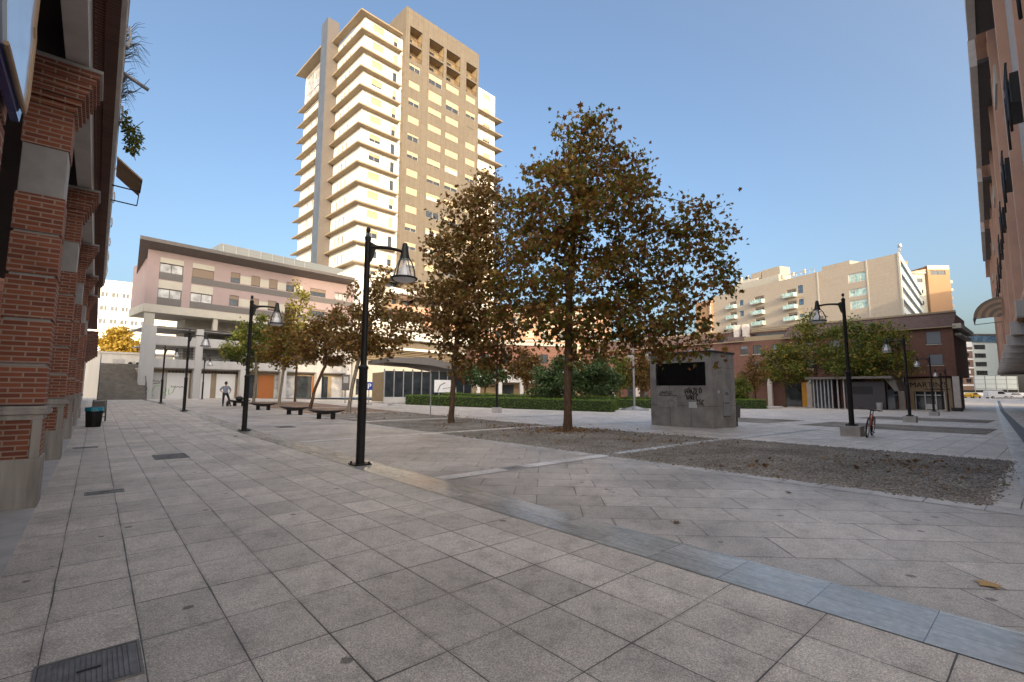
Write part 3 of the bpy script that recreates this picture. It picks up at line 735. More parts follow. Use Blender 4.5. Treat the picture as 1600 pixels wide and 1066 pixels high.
# ---- residential tower
def tower():
    P1 = (32.3, 78.04, 0); t = thing('residential_tower', 'tall white and brown apartment tower with projecting floor slabs, lit by low sun', 'tower block', P1, rad(4.3))
    r = random.Random(4)
    F = 3.57; zs = [66.1-F*k for k in range(17)]          # slab undersides from the top
    top = 69.4
    W = 7.35; D = 24
    # --- white corner, front face y=0, left face x=0
    holes = []; front = []
    for k, zz in enumerate(zs):
        a = zz+1.55
        holes += [(1.66, 3.95, a, a+1.35), (6.05, 6.95, zz+.75, zz+2.75)]
        front += [(1.66, 3.95, a, a+1.35, k), (6.05, 6.95, zz+.75, zz+2.75, k)]
    m = MB(); m.wall(0, W+.6, 5, top, 0, holes, .2)
    m.build('white_wall', 'brightwhite', t, recalc=False)
    blinds = [1, 1, 1, .8, 1, 1, .6, .35, 1, 1, 1, .3, 0, .1, .6, 1, 1]
    for i, (a, b, c, d, k) in enumerate(front):
        wide = b-a > 1.5
        if zs[k] < 12: continue
        bl = blinds[k] if wide else r.choice((0, .4, 1, .6))
        window(t, a, b, c, d, .12, bl, 'blind', 'glass', 1 if wide else 0, 'framelight')
    # left flank facing -x: small windows, one mesh (narrow openings repeated on every floor)
    m = MB(Matrix.Rotation(rad(-90), 4, 'Z'))     # local x -> -y
    hl = []
    for zz in zs:
        for b0 in (5.2, 6.9, 8.3, 16.5, 19.5, 22): hl.append((-b0-.6, -b0, zz+1.0, zz+2.6))
    m.wall(-26.5, 0, 5, top, 0, hl, .18)
    m.build('white_flank', 'brightwhite', t, recalc=False)
    m = MB()
    for zz in zs:
        for b0 in (5.2, 6.9, 8.3, 16.5, 19.5, 22): m.box(.12, .17, b0, b0+.6, zz+1.0, zz+2.6)
    tag(m.build('flank_windows', 'glass', t, recalc=False), kind='stuff')
    m = MB(); m.box(.25, W+.3, .3, 26.2, 5, top-.1); m.build('core', 'towergold', t)
    # slabs wrapping the corner
    for k, zz in enumerate(zs):
        m = MB(); e = 1.08
        m.prism([(-e, -e), (W-.05, -e), (W-.05, .02), (.02, .02), (.02, 10.6), (-e, 10.6)], 'z', zz-.14, zz+.14)
        m.build('floor_slab', 'slab', t)
    for k, zz in enumerate(zs[1:]):
        m = MB(); e = 1.12
        m.prism([(-e, 13.6), (.02, 13.6), (.02, 26.4), (-e, 27.4)], 'z', zz-4.0+F-.14, zz-4.0+F+.14)
        m.build('floor_slab', 'slab', t)
    # roof overhang at the corner, thin slab on set-back attic
    m = MB(); m.prism([(-1.3, -1.1), (W, -1.1), (W, 4), (-.1, 4), (-.1, 11.6), (-1.3, 11.6)], 'z', top+.05, top+.34); m.build('roof_slab', 'slab', t)
    m = MB(); m.prism([(-1.9, 13.7), (.3, 13.7), (.3, 26.6), (-1.9, 27.4)], 'z', top+.9, top+1.25); m.build('roof_slab', 'slab', t)
    m = MB(); m.box(-.12, 0, 14.3, 25, 61.6, 69.6); m.build('glazed_bay', 'glasslight', t)
    m = MB()
    for b0 in (14.3, 17.9, 21.5, 25): m.box(-.2, -.1, b0-.12, b0+.12, 61.6, 69.6)
    for zz in (61.6, 65.4, 69.5): m.box(-.21, -.1, 14.2, 25.1, zz-.12, zz+.12)
    m.build('bay_frame', 'whitewall', t)
    m = MB(); m.box(-.05, .2, 13.4, 26.4, 58.4, 70.4); m.build('bay_wall', 'brightwhite', t)
    # fin
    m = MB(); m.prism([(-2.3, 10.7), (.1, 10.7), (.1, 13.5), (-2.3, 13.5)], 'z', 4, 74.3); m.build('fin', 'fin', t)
    m = MB(); m.box(-2.22, .0, 10.62, 10.72, 4, 74.2); m.build('fin_edge', 'roofmetal', t)
    # --- brown block
    x0, x1 = 8.0, 26.8; yb = -1.0; bt = 76.0
    cols = [(9.0, 11.45), (13.6, 16.8), (17.95, 21.25), (23.3, 25.9)]
    hb = []; wb = []; lg = []
    for c, (a, b) in enumerate(cols):
        for j, (c0, c1) in enumerate(((69.0, 72.4), (65.55, 68.65))): hb.append((a-.05, b+.35, c0, c1)); lg.append((a-.05, b+.35, c0, c1))
        zz = 64.7 if c in (0,) else 64.9
        for k in range(16):
            t1 = zz-F*k; h = 1.35
            if c == 1 and k in (0, 1): h = 2.1
            if c == 2 and k in (1,): h = 2.1
            if c in (1, 2) and k in (3, 9): h = 1.25
            if t1-h < 8: continue
            hb.append((a, b, t1-h, t1)); wb.append((a, b, t1-h, t1, c, k))
    m = MB(); m.wall(x0, x1, 5, bt, yb, hb, .28)
    m.add([(x0, yb, 5), (x0, yb, bt), (x0, 5, bt), (x0, 5, 5)], [(0, 1, 2, 3)]); m.add([(x1, yb, 5), (x1, yb, bt), (x1, 5, bt), (x1, 5, 5)], [(0, 1, 2, 3)])
    m.add([(x0, yb, bt), (x1, yb, bt), (x1, 5, bt), (x0, 5, bt)], [(0, 1, 2, 3)])
    m.build('brown_wall', 'towerbrown', t, recalc=False)
    m = MB(); m.box(x0+.1, x1-.1, yb+1.9, 20, 5, bt-.2); m.build('core', 'towergold', t)
    m = MB()
    for a, b, c, d in lg:                               # loggias: deep boxes
        m.add([(a,yb+.28,c),(a,yb+1.9,c),(a,yb+1.9,d),(a,yb+.28,d)], [(0,1,2,3)]); m.add([(b,yb+.28,c),(b,yb+1.9,c),(b,yb+1.9,d),(b,yb+.28,d)], [(0,1,2,3)])
        m.add([(a,yb+.28,c),(b,yb+.28,c),(b,yb+1.9,c),(a,yb+1.9,c)], [(0,1,2,3)]); m.add([(a,yb+.28,d),(b,yb+.28,d),(b,yb+1.9,d),(a,yb+1.9,d)], [(0,1,2,3)])
    m.build('loggia', 'towergold', t, recalc=False)
    m = MB()
    for a, b, c, d in lg:
        for i in range(9):
            xx = a+(b-a)*(i+.5)/9; m.box(xx-.02, xx+.02, yb+.1, yb+.14, c, c+1.0)
        m.box(a, b, yb+.09, yb+.15, c+1.0, c+1.06)
    m.build('loggia_railing', 'frame', t, recalc=False)
    m = MB()
    for a, b, c, d in lg: m.box(a+.5, b-1.2, yb+1.84, yb+1.9, c, c+2.2)
    m.build('loggia_door', 'glass', t, recalc=False)
    sp = {(0, 0): .35, (0, 2): .5, (1, 2): .9, (3, 1): .55, (3, 2): 1, (0, 4): .3, (0, 5): .55, (1, 5): .85, (1, 7): .4, (2, 5): .2, (2, 6): .5, (1, 8): 0, (1, 9): .3, (1, 10): .25}
    for a, b, c, d, q, k in wb:
        if d < 20: continue
        grey = (q, k) == (3, 2)
        window(t, a, b, c, d, yb+.10, sp.get((q, k), 1 if r.random() < .75 else .55), 'towerbrown' if grey else 'blind', 'glasslight' if (q, k) in ((1, 7), (2, 5), (1, 9), (1, 10)) else 'glass', 1, 'framelight', .05)
    # --- white wing on the right, set back
    x0, x1 = 26.8, 33.3; yw = .6; wt = 69.7
    hw = [(29.6, 31.9, 66.1-F*k-1.9+F, 66.1-F*k-.6+F) for k in range(16)]
    m = MB(); m.wall(x0, x1, 5, wt, yw, hw, .2); m.add([(x1, yw, 5), (x1, yw, wt), (x1, 18, wt), (x1, 18, 5)], [(0, 1, 2, 3)])
    m.build('white_wing', 'brightwhite', t, recalc=False)
    m = MB(); m.box(x0, x1-.1, yw+.3, 18, 5, wt-.1); m.build('core', 'towergold', t)
    for k, (a, b, c, d) in enumerate(hw[:9]): window(t, a, b, c, d, yw+.12, (1, .45, .4, .3, 1, .6, .5, 1, 1)[k], 'blind', 'glass', 2, 'framelight')
    for k in range(14):
        zz = 66.1-F*k-.2-2.2
        m = MB(); m.prism([(x0, yw-1.2), (x1+1.4, yw-1.2), (x1+1.4, 12), (x1, 12), (x1, yw+.02), (x0, yw+.02)], 'z', zz-.14, zz+.14)
        m.build('floor_slab', 'slab', t)
    m = MB()
    for i in range(3): m.lathe([(.25, wt), (.35, wt+.5)], 8, (30.5+i*.8, 1.4))
    m.build('roof_planter', 'towergold', t)
tower()

# ---- terraced podium at the foot of the tower
def podium():
    t = thing('terraced_podium', 'stepped cream terraces with louvred band at the foot of the tower, behind the plane trees', 'building', (4.11, 69.5, .25), rad(8.8))
    m = MB(); m.box(27, 66, 1.6, 22, 0, 6.2); m.build('lower_wall', 'cream', t)
    each('white_band', 'brightwhite', t, [(26.8, 62, .7, 5, 10.2, 11.6), (26.8, 66, .4, 6, 8.2, 8.6)])
    m = MB()
    for i in range(6): m.box(27, 64, 1.0, 1.15, 6.4+i*.3, 6.52+i*.3)
    tag(m.build('louvre', 'slab', t), kind='stuff')
    m = MB(); m.box(27, 66, 2.6, 8, 6.2, 10.2); m.build('recessed_wall', 'towergold', t)
    m = MB(); m.box(26.9, 33.2, 1.9, 8, 11.6, 21); m.build('upper_wall', 'brightwhite', t)
    m = MB(); m.box(33.2, 62, 3.4, 8, 11.6, 19.8); m.build('terrace_wall', 'slab', t)
    for i, (a, b, c) in enumerate(((34, 41, 12.4), (36, 44, 15.4), (34.5, 40, 18.2), (43, 52, 13.0), (46, 55, 16.2), (54, 61, 12.6))):
        m = MB(); m.prism([(1.0, c), (1.0, c+1.1), (3.5, c+1.25), (3.5, c-.5)], 'x', a, b); m.build('terrace_front', 'terracotta' if i % 2 else 'brightwhite', t)
        each('terrace_glazing', 'glassblue' if i == 0 else 'glass', t, [(a+.3, b-.3, 3.3, 3.41, c+1.3, c+2.6)])
        m = MB(); m.box(a, b, .4, 3.4, c+2.75, c+2.95); m.build('terrace_roof', 'towerbrown', t)
    for i in range(11):
        m = MB(); x = 28.5+i*3.3; m.box(x, x+1.9, 1.5, 1.6, .4, 3.0); m.build('shop_window', 'yellow' if i in (4, 5, 6) else 'glass', t)
podium()
# ---- long peach brick block farther off, lit by the sun, seen through the crowns
def peach_block():
    t = thing('peach_block', 'sunlit peach brick block glimpsed through the crowns of the two big planes', 'building', (54, 98, -.5), rad(-41.2))
    hs = [(2+3.6*i, 3.9+3.6*i, 4.5+3.2*k, 6.2+3.2*k) for i in range(12) for k in range(5)]
    m = MB(); m.wall(0, 47, 0, 21.2, 0, hs, .25); m.box(0, 47, .4, 10, 0, 21); m.build('brick_wall', 'peach', t, recalc=False)
    for h in hs:
        m = MB(); m.box(h[0], h[1], .1, .2, h[2], h[3]); m.build('window', 'glass' if (h[0]*7+h[2]) % 3 > 1 else 'blind', t)
    each('pale_band', 'cream', t, [(0, 47, -.2, .0, 3.6+3.2*k, 3.95+3.2*k) for k in range(6)])
    m = MB(); m.box(-.4, 47.4, -.8, 10, 21.2, 21.6); m.build('roof', 'rooftile', t)
peach_block()
# ---- long brown brick terrace on the far side, facing -x (local x = -y)
def terrace():
    t = thing('brick_terrace', 'long dark red brick terrace with a tiled roof and a grill house on its corner', 'building', (84, 0, 0), rad(-90))
    gz = -1.0
    # (y range, z range, shutter) of the windows that show
    W = [(9.42, 10.92, 7.8, 9.5, 1), (9.42, 10.92, 4.98, 6.45, 1), (28.9, 30.4, 7.5, 9.1, .5), (32.05, 33.45, 7.7, 9.2, 0), (34.3, 35.5, 7.7, 9.2, .3), (32.1, 33.5, 5.0, 6.4, .4)]
    for k, y in enumerate((14.6, 17.6, 20.8, 24.4, 40.2, 44.2, 48.4, 53, 57.5, 62, 67, 72)):
        W += [(y, y+1.45, 7.7, 9.2, (0, .4, 1)[k % 3]), (y, y+1.45, 4.98, 6.4, (.6, 0, .3)[k % 3])]
    holes = [(-b, -a, c, d) for a, b, c, d, s in W]
    m = MB(); m.wall(-95, -8.2, 3.5, 9.95, 0, holes, .2); m.add([(-8.2, 0, 3.5), (-8.2, 0, 9.95), (-8.2, 14, 9.95), (-8.2, 14, 3.5)], [(0, 1, 2, 3)])
    m.add([(-95, 0, 3.5), (-8.2, 0, 3.5), (-8.2, 14, 3.5), (-95, 14, 3.5)], [(0, 1, 2, 3)])
    m.build('brick_wall', 'redbrick', t, recalc=False)
    m = MB(); m.box(-94.9, -8.4, .3, 13.9, 3.6, 9.9); m.build('core', 'darkwall', t)
    for (a, b, c, d), w in zip(holes, W):
        o = window(t, a, b, c, d, .1, w[4], 'blindgrey', 'glass', 1, 'frame')
        s = MB(); s.box(a-.08, b+.08, -.08, .05, c-.1, c); s.build('sill', 'cream', o, recalc=False)
    # tiled roof slope with an open roof terrace cut in it
    m = MB()
    for a, b in ((-95, -41), (-38.2, -34.8), (-28.5, -8.0)):
        m.prism([(-.55, 9.95), (-.55, 10.12), (2.9, 12.25), (2.9, 11.9), (.1, 9.95)], 'x', a, b)
    m.build('tiled_roof', 'rooftile', t)
    m = MB(); m.box(-95, -8.2, 2.9, 14, 9.95, 12.1); m.build('attic', 'redbrick', t)
    m = MB()
    for a, b in ((-95, -33), (-28.7, -7.8)): m.box(a, b, -.62, -.5, 9.9, 10.06)
    m.box(-95, -8, 2.5, 2.7, 12.2, 12.45); m.box(-34.8, -28.5, -.05, .12, 9.96, 10.75); m.box(-34.8, -28.5, 1.4, 1.8, 11.6, 11.85)
    m.build('pale_coping', 'slab', t)
    each('terrace_glazing', 'glass', t, [(-34.5, -28.8, 2.8, 2.9, 10.2, 11.5), (-40.8, -38.4, 2.8, 2.9, 10.2, 11.5)])
    m = MB()
    for x in (-36.9, -35.4): m.box(x, x+.9, .8, 1.7, 10.3, 13.1)
    m.build('chimney', 'beam', t)
    m = MB(); m.box(-8.15, -7.3, -.6, 14, 9.7, 10.3); m.box(-8.15, -7.5, 1, 14, 8.9, 9.2); m.build('side_cornice', 'cream', t)
    # recessed ground floor
    m = MB(); m.box(-95, -8.9, 1.4, 13, gz-.3, 3.5); m.build('ground_floor_wall', 'redbrick', t)
    each('concrete_pier', 'beam', t, [(-y-.35, -y+.3, .05, .65, gz-.4, 3.5) for y in (8.35, 14.0, 25.3, 31.1, 37.6, 44, 50.4, 56.8, 63)])
    each('shop_window', 'glass', t, [(-29.5, -26.8, 1.3, 1.4, gz, 2.9), (-24.8, -23, 1.3, 1.4, gz, 2.9), (-60, -55, 1.3, 1.4, gz, 2.8), (-50, -45, 1.3, 1.4, gz, 2.8)])
    m = MB(); m.box(-26.7, -25.6, 1.2, 1.4, gz, 2.9); m.build('yellow_panel', 'yellow', t)
    m = MB(); m.box(-14.8, -13.75, .9, 1.4, gz, 1.9); m.build('timber_door', 'orange', t)
    # grill house front
    m = MB(); m.box(-13.4, -8.9, .45, 1.4, 1.5, 3.3); m.box(-13.4, -12.75, .5, 1.4, gz-.2, 1.5); m.box(-9.6, -8.9, .5, 1.4, gz-.2, 1.5)
    f = m.build('shop_front', 'shopwood', t)
    m = MB(); m.box(-12.7, -9.6, .9, 1.0, gz-.2, 1.5); m.build('shop_glazing', 'glass', f)
    m = MB()
    for x in (-12.7, -11.7, -10.6, -9.72): m.box(x, x+.1, .8, .9, gz-.2, 1.45)
    m.box(-12.7, -9.6, .8, .9, .95, 1.05); m.box(-11.6, -10.6, .82, .9, gz+.1, gz+.8)
    m.build('door_frame', 'chrome', f)
    text("MARTIN'S", 1.0, 'sign_lettering', 'spray', f, (-11.15, .42, 2.05), (rad(90), 0, 0), .05, .9, bold=0)
    m = MB(); r = random.Random(2)
    x = -11.6
    while x < -9.1:
        w = r.uniform(.06, .13); m.box(x, x+w, .41, .45, 1.72, 1.72+r.choice((.13, .17))); x += w+.04
    m.build('small_lettering', 'spray', f)
    return t
terrace()

# ---- beige block behind it
def beige():
    t = thing('beige_apartment_block', 'beige clad apartment block with green glass balconies rising behind the brick terrace', 'building', (161.16, 25.05, 0), rad(-109.2))
    top = 38.85
    holes = []
    for a, b, zz in ((-13.55, -8.7, (33.2, 35.9)), (-13.55, -8.7, (29.0, 31.3)), (-13.55, -8.7, (25.3, 27.9))): holes.append((a, b, *zz))
    small = [(-29.6, -27.8, 33.2, 35.8), (-29.6, -27.8, 29.3, 31.9), (-29.6, -27.8, 25.4, 28), (-53, -51.2, 33, 35), (-53, -51.2, 29, 31)]
    bal = [(-34.2, -30), (-47, -42.2), (-58.2, -54.2)]
    bz = (32.5, 28.6, 24.7)
    doors = [(a+.6, b-.3, z0+.1, z0+2.6) for a, b in bal for z0 in bz]
    m = MB(); m.wall(-66, 0, 10, top, 0, holes+small+doors, .3)
    m.build('clad_wall', 'beige', t, recalc=False)
    m = MB(); m.prism([(-66, .5), (-.6, .5), (-3.9, 8), (-66, 8)], 'z', 10, top-.2); m.build('core', 'slab', t)
    for h in holes: window(t, *h, .15, 0, glass='balconyglass', mull=2, frame='framelight', fw=.15)
    for i, h in enumerate(small): window(t, *h, .15, (0, .2, .6, 0, 0)[i], glass='glassblue', mull=1, frame='frame', fw=.1)
    for h in doors: window(t, *h, .2, .25, 'blindbrown', 'glass', 1, 'framelight', .1)
    for a, b in bal:
        for z0 in bz:
            m = MB(); m.box(a, b, -1.5, 0, z0-.2, z0); o = m.build('balcony', 'cream', t, recalc=False)
            m = MB(); m.box(a, b, -1.55, -1.48, z0, z0+1.25); m.box(a, a+.06, -1.48, 0, z0, z0+1.25); m.box(b-.06, b, -1.48, 0, z0, z0+1.25)
            m.build('glass_balustrade', 'balconyglass', o, recalc=False)
    each('pale_corner', 'cream', t, [(-.35, .12, -.12, .3, 10, top+.2), (-8.5, -8.1, -.1, .1, 20, top+.1), (-23, -22.6, -.1, .1, 20, top)])
    # attic with roof houses
    m = MB(); m.box(-58, -37, 1, 7, top, 41.5); m.prism([(1, 41.5), (3, 43.4), (7, 43.4), (7, 41.5)], 'x', -56, -46); m.build('attic', 'cream', t)
    each('roof_house', 'beige', t, [(-44.5, -37.2, 2, 7, 40, 44.6), (-22.5, -14, 2, 8, top, 40.6), (-49, -45, 2, 6, 42, 44.4)])
    m = MB()
    for x in (-54, -51, -37, -33, -29): m.box(x, x+.7, 2, 2.6, 40, 44.2 if x < -50 else 41.3)
    m.build('chimney', 'cream', t)
    m = MB()
    for x in lin(-36, -24, 1.5): m.box(x, x+.1, .3, .4, top, 40.3)
    m.box(-36, -24, .3, .4, 40.2, 40.35); m.build('roof_railing', 'cream', t)
    m = MB()
    for i in range(4): m.tube([(-.8+i*.25, 1, top), (-.6+i*.2, 1, top+2.6)], .06, 5)
    m.tube([(-.2, 1, top+2.2), (.2, 1, top+2.2)], .5, 8); m.build('antenna', 'whitewall', t)
    # glazed side, running back at an angle
    s = MB(Matrix.Rotation(rad(109.2+4.1), 4, 'Z'))
    for k in range(6):
        zz = top-.4-k*3.6
        s.box(0, 76, -.35, .0, zz-1.7, zz)
    s.build('pale_side_band', 'glassblue' if False else 'hoarding', t, recalc=False)
    s = MB(Matrix.Rotation(rad(109.2+4.1), 4, 'Z'))
    s.box(.4, 76, .02, .3, 10, top-.3); s.build('glazed_side', 'glassblue', t)
    # ochre end wall seen past the trees
    m = MB(); m.box(-74, -65.8, -1.2, 8, 8, 37.5); m.build('ochre_end', 'orangebrick', t)
    m = MB(); m.box(-66.4, -65.7, -1.5, -1.2, 8, 37.8); m.build('ochre_corner', 'cream', t)
beige()

def ochre_tower():
    t = thing('ochre_tower', 'slim ochre brick tower behind the right end of the beige block', 'building', (224.5, 30.5, 0), rad(-41.2))
    # local -y faces the square
    W = [(.2+.1, 2.3, z, z+1.5) for z in (28.6, 33, 37.2, 41.4)]
    m = MB(); m.wall(-1.5, 3.4, 5, 44.6, 0, W, .3); m.box(-1.5, 3.4, .4, 9, 5, 44.6); m.build('pale_wall', 'cream', t, recalc=False)
    for w in W: window(t, *w, .15, 0, frame='frame', mull=1)
    m = MB(); m.wall(3.4, 11.4, 5, 47.4, -1.2, [(4.4, 9.9, 44.0, 45.6)], .3); m.box(3.4, 11.4, -.8, 9, 5, 47.3)
    m.add([(11.4, -1.2, 5), (11.4, -1.2, 47.4), (11.4, 9, 47.4), (11.4, 9, 5)], [(0, 1, 2, 3)]); m.add([(3.4, -1.2, 5), (3.4, -1.2, 47.4), (3.4, 0, 47.4), (3.4, 0, 5)], [(0, 1, 2, 3)])
    m.build('ochre_wall', 'orangebrick', t, recalc=False)
    window(t, 4.4, 9.9, 44.0, 45.6, -1.05, 0, frame='frame', mull=1)
    m = MB(); m.box(3.4, 11.4, -1.25, -1.15, 46.0, 47.5); m.box(-1.5, 3.4, -.5, .05, 44.6, 45.4); m.build('pale_top', 'cream', t)
    m = MB(); m.prism([(-3.5, 44.4), (-3.5, 45.0), (3.4, 46.3), (3.4, 45.6)], 'y', -.6, 8); m.build('red_roof', 'terracotta', t)
    m = MB(); m.box(-2.8, -.9, 2, 5, 45, 50); m.build('chimney', 'orangebrick', t)
    m = MB()
    for k in range(7): m.box(11.4, 12.5, -.9, 4, 23+3*k, 24+3*k)
    m.build('side_balcony', 'cream', t)
ochre_tower()

def city():
    t = thing('white_and_brick_offices', 'white and brown office block closing the far street on the right', 'building', (205.6, 19.4, 0), rad(-41.2))
    m = MB(); m.box(0, 4.7, 0, 8, 2, 15.6); m.build('brown_wall', 'citybrick', t)
    m = MB(); m.box(-.2, 4.6, -.2, 8, 15.6, 18.0); m.box(1.1, 3.9, .5, 8, 18, 19.4)
    for k in range(5): m.box(0, 4.75, -.1, 0, 3.3+k*2.75, 3.75+k*2.75)
    m.build('white_band', 'signwhite', t)
    for k in range(4):
        z = 4.3+k*2.75
        window(t, .3, .9, z, z+1.2, -.06, 0, fw=.06, mull=0); window(t, 1.9, 3.5, z, z+1.2, -.06, 1 if k == 1 else 0, 'signwhite', fw=.08)
    m = MB(); m.box(4.75, 13.5, .6, 9, 2, 17.2); m.build('white_wing', 'hoarding', t)
    m = MB(); m.box(4.3, 13.5, .3, 9, 17.2, 19.4); m.build('glass_attic', 'glassblue', t)
    m = MB(); m.box(4.3, 13.6, .1, 9, 19.4, 19.9); m.prism([(.6, 19.4), (2, 20.6), (4.5, 20.6), (4.5, 19.4)], 'y', .6, 6); m.build('roof_edge', 'roofmetal', t)
    for k in range(5):
        z = 4.0+k*2.75
        window(t, 5.9, 9.4, z, z+1.4, .5, 0, fw=.12, mull=3)
city()
def hoard():
    t = thing('site_hoarding', 'pale ribbed sheet hoarding on posts at the end of the far street', 'hoarding', (173.9, 13.8, -.15), rad(-41.2))
    m = MB(); m.box(0, 11.5, 0, .12, 2.2, 5.7); m.build('sheet', 'hoarding', t)
    m = MB()
    for x in lin(.1, 11.4, 2.8): m.box(x-.07, x+.07, -.1, 0, 0, 5.8)
    for zz in (2.4, 3.6, 4.8): m.box(0, 11.5, -.08, 0, zz, zz+.12)
    m.build('post', 'metalgrey', t)
    t = thing('street_wall', 'low grey wall along the far street in front of the parked cars', 'wall', (176, 4.5, -.35), rad(-41.2))
    m = MB(); m.box(-14, 12, -6, -5.7, 0, .45); m.build('wall', 'concrete', t)
hoard()
def car(name, label, loc, rz, paint, van=False):
    t = thing(name, label, 'car', loc, rz, None)
    h = 2.0 if van else 1.45
    if van: prof = [(-2.2, .35), (-2.2, 1.8), (-2.05, 2.0), (.9, 2.0), (1.6, 1.2), (2.2, 1.0), (2.25, .35)]
    else: prof = [(-2.15, .35), (-2.15, .95), (-1.85, 1.02), (-1.35, 1.42), (.35, 1.45), (1.05, 1.0), (2.0, .82), (2.15, .35)]
    m = MB(); m.prism(prof, 'y', -.85, .85); m.build('body', paint, t, bevel=.08)
    m = MB()
    if van: m.prism([(-.2, 1.15), (-.2, 1.8), (.95, 1.8), (1.4, 1.2)], 'y', -.87, .87)
    else: m.prism([(-1.5, 1.02), (-1.2, 1.35), (.25, 1.37), (.85, 1.0)], 'y', -.87, .87)
    m.build('side_window', 'glass', t)
    for x in (-1.35, 1.35):
        for y in (-.86, .86):
            m = MB(Matrix.Translation((x, y, .32)) @ Matrix.Rotation(rad(90), 4, 'X')); m.lathe([(.32, -.1), (.33, -.06), (.33, .06), (.32, .1)], 16)
            w = m.build('wheel', 'blackmatte', t)
            m = MB(Matrix.Translation((x, y*1.02, .32)) @ Matrix.Rotation(rad(90), 4, 'X')); m.lathe([(.19, -.1), (.2, .1)], 12); m.build('rim', 'chrome', w)
    for y in (-.6, .6):
        m = MB(); m.box(2.05, 2.24, y-.15, y+.15, .62, .78); m.build('headlight', 'signwhite', t)
        m = MB(); m.box(-2.22, -2.1, y-.12, y+.12, .75, .95); m.build('tail_light', 'caramber', t)
car('parked_van', 'white van parked end-on before the pale hoarding', (168.2, 9.6, -.25), rad(-52), 'carwhite', True)
car('parked_car', 'white car parked to the right of the white van', (171.2, 6.6, -.25), rad(-48), 'carwhite')
car('parked_car', 'yellow car half hidden left of the white van', (172.5, 14.2, -.25), rad(-20), 'caryellow')

# ---- pale hospital-like block, garden wall, stair and tree in the gap on the left
def hospital():
    t = thing('white_office_block', 'sunlit white office block with rows of small dark windows in the left gap', 'building', (-12, 188, 0), rad(-41.2*.1))
    rows = [(29.2, 30.6), (25.0, 26.4), (21.0, 22.4), (17, 18.4)]
    hs = []
    for k, (a, b) in enumerate(rows):
        for i in range(13): hs += [(1.2+i*2.5, 2.0+i*2.5, a, b), (2.2+i*2.5, 2.8+i*2.5, a, b)]
    m = MB(); m.wall(0, 34, 0, 34.3, 0, hs, .3); m.box(0, 34, .5, 9, 0, 34.2); m.build('white_wall', 'brightwhite', t, recalc=False)
    for h in hs:
        if 8 < h[0] < 24 and h[2] > 20: 
            m = MB(); m.box(h[0], h[1], .2, .26, h[2], h[3]); m.build('window', 'glass', t, recalc=False)
    m = MB()
    for a, b in rows: m.box(0, 34, -.15, .02, a-1.2, a-1.0)
    m.build('string_course', 'cream', t)
hospital()
def stair():
    t = thing('stone_staircase', 'broad dark stone staircase climbing away between the left-hand buildings', 'staircase', (.1, 66, .25))
    m = MB()
    for i in range(26): m.box(.05, 4.2, i*.36, i*.36+.40, -.2, .165*(i+1))
    m.build('steps', 'stepstone', t)
    for x in (.1, 4.15):
        m = MB()
        m.tube([(x, 0, 1.1), (x, 9.4, 5.4)], .04, 6)
        for i in range(8): m.tube([(x, i*1.3, .1+i*.6), (x, i*1.3, 1.1+i*.6)], .03, 6)
        m.build('handrail', 'frame', t)
    t = thing('garden_wall', 'white rendered wall with a vent panel at the head of the stone staircase', 'wall', (-4, 92.5, 0))
    m = MB(); m.box(0, 13, 0, .4, 0, 6.7); m.build('wall', 'whitewall', t)
    m = MB(); m.box(-.1, 13, -.15, .55, 6.7, 7.0); m.build('coping', 'concrete', t)
    m = MB(); m.box(5.6, 7.0, -.06, 0, 4.7, 5.9); m.build('vent_panel', 'metalgrey', t)
    for x in (7.3, 8.2):
        m = MB(); m.box(x, x+.75, -.35, 0, 4.8, 5.7); o = m.build('cooling_unit', 'whitewall', t)
        m = MB(Matrix.Translation((x+.37, -.36, 5.25)) @ Matrix.Rotation(rad(90), 4, 'X')); m.lathe([(.28, -.02), (.28, .02)], 14); m.build('fan', 'grille', o)
stair()

# ---- white portico in the middle distance
def portico():
    t = thing('white_portico', 'low white portico with square columns behind the hedges, middle of the square', 'building', (50.5, 62.8, -.2), rad(-26))
    m = MB(); m.box(-3, 16, 0, 9, 3.0, 5.2); m.build('fascia', 'whitewall', t)
    for x in (-2.6, 1.2, 5, 8.8, 12.6):
        m = MB(); m.box(x, x+.6, .1, .7, 0, 3.0); m.build('column', 'whitewall', t)
    m = MB(); m.box(-3, 16, 3, 8.5, 0, 3); m.build('back_wall', 'towergold', t)
    each('door', 'glass', t, [(2, 4.6, 2.9, 3, .1, 2.6), (9.5, 12, 2.9, 3, .1, 2.6)])
    m = MB(); m.box(-3, 16, 1, 9, 5.2, 9.5); m.build('upper_storey', 'redbrick', t)
    m = MB()
    for i in range(5): m.box(-2+i*3.6, -.4+i*3.6, .93, 1.0, 6.4, 8)
    m.build('window', 'glass', t)
    m = MB(); m.box(-3.3, 16.3, .6, 9, 9.5, 10); m.build('cornice', 'cream', t)
portico()

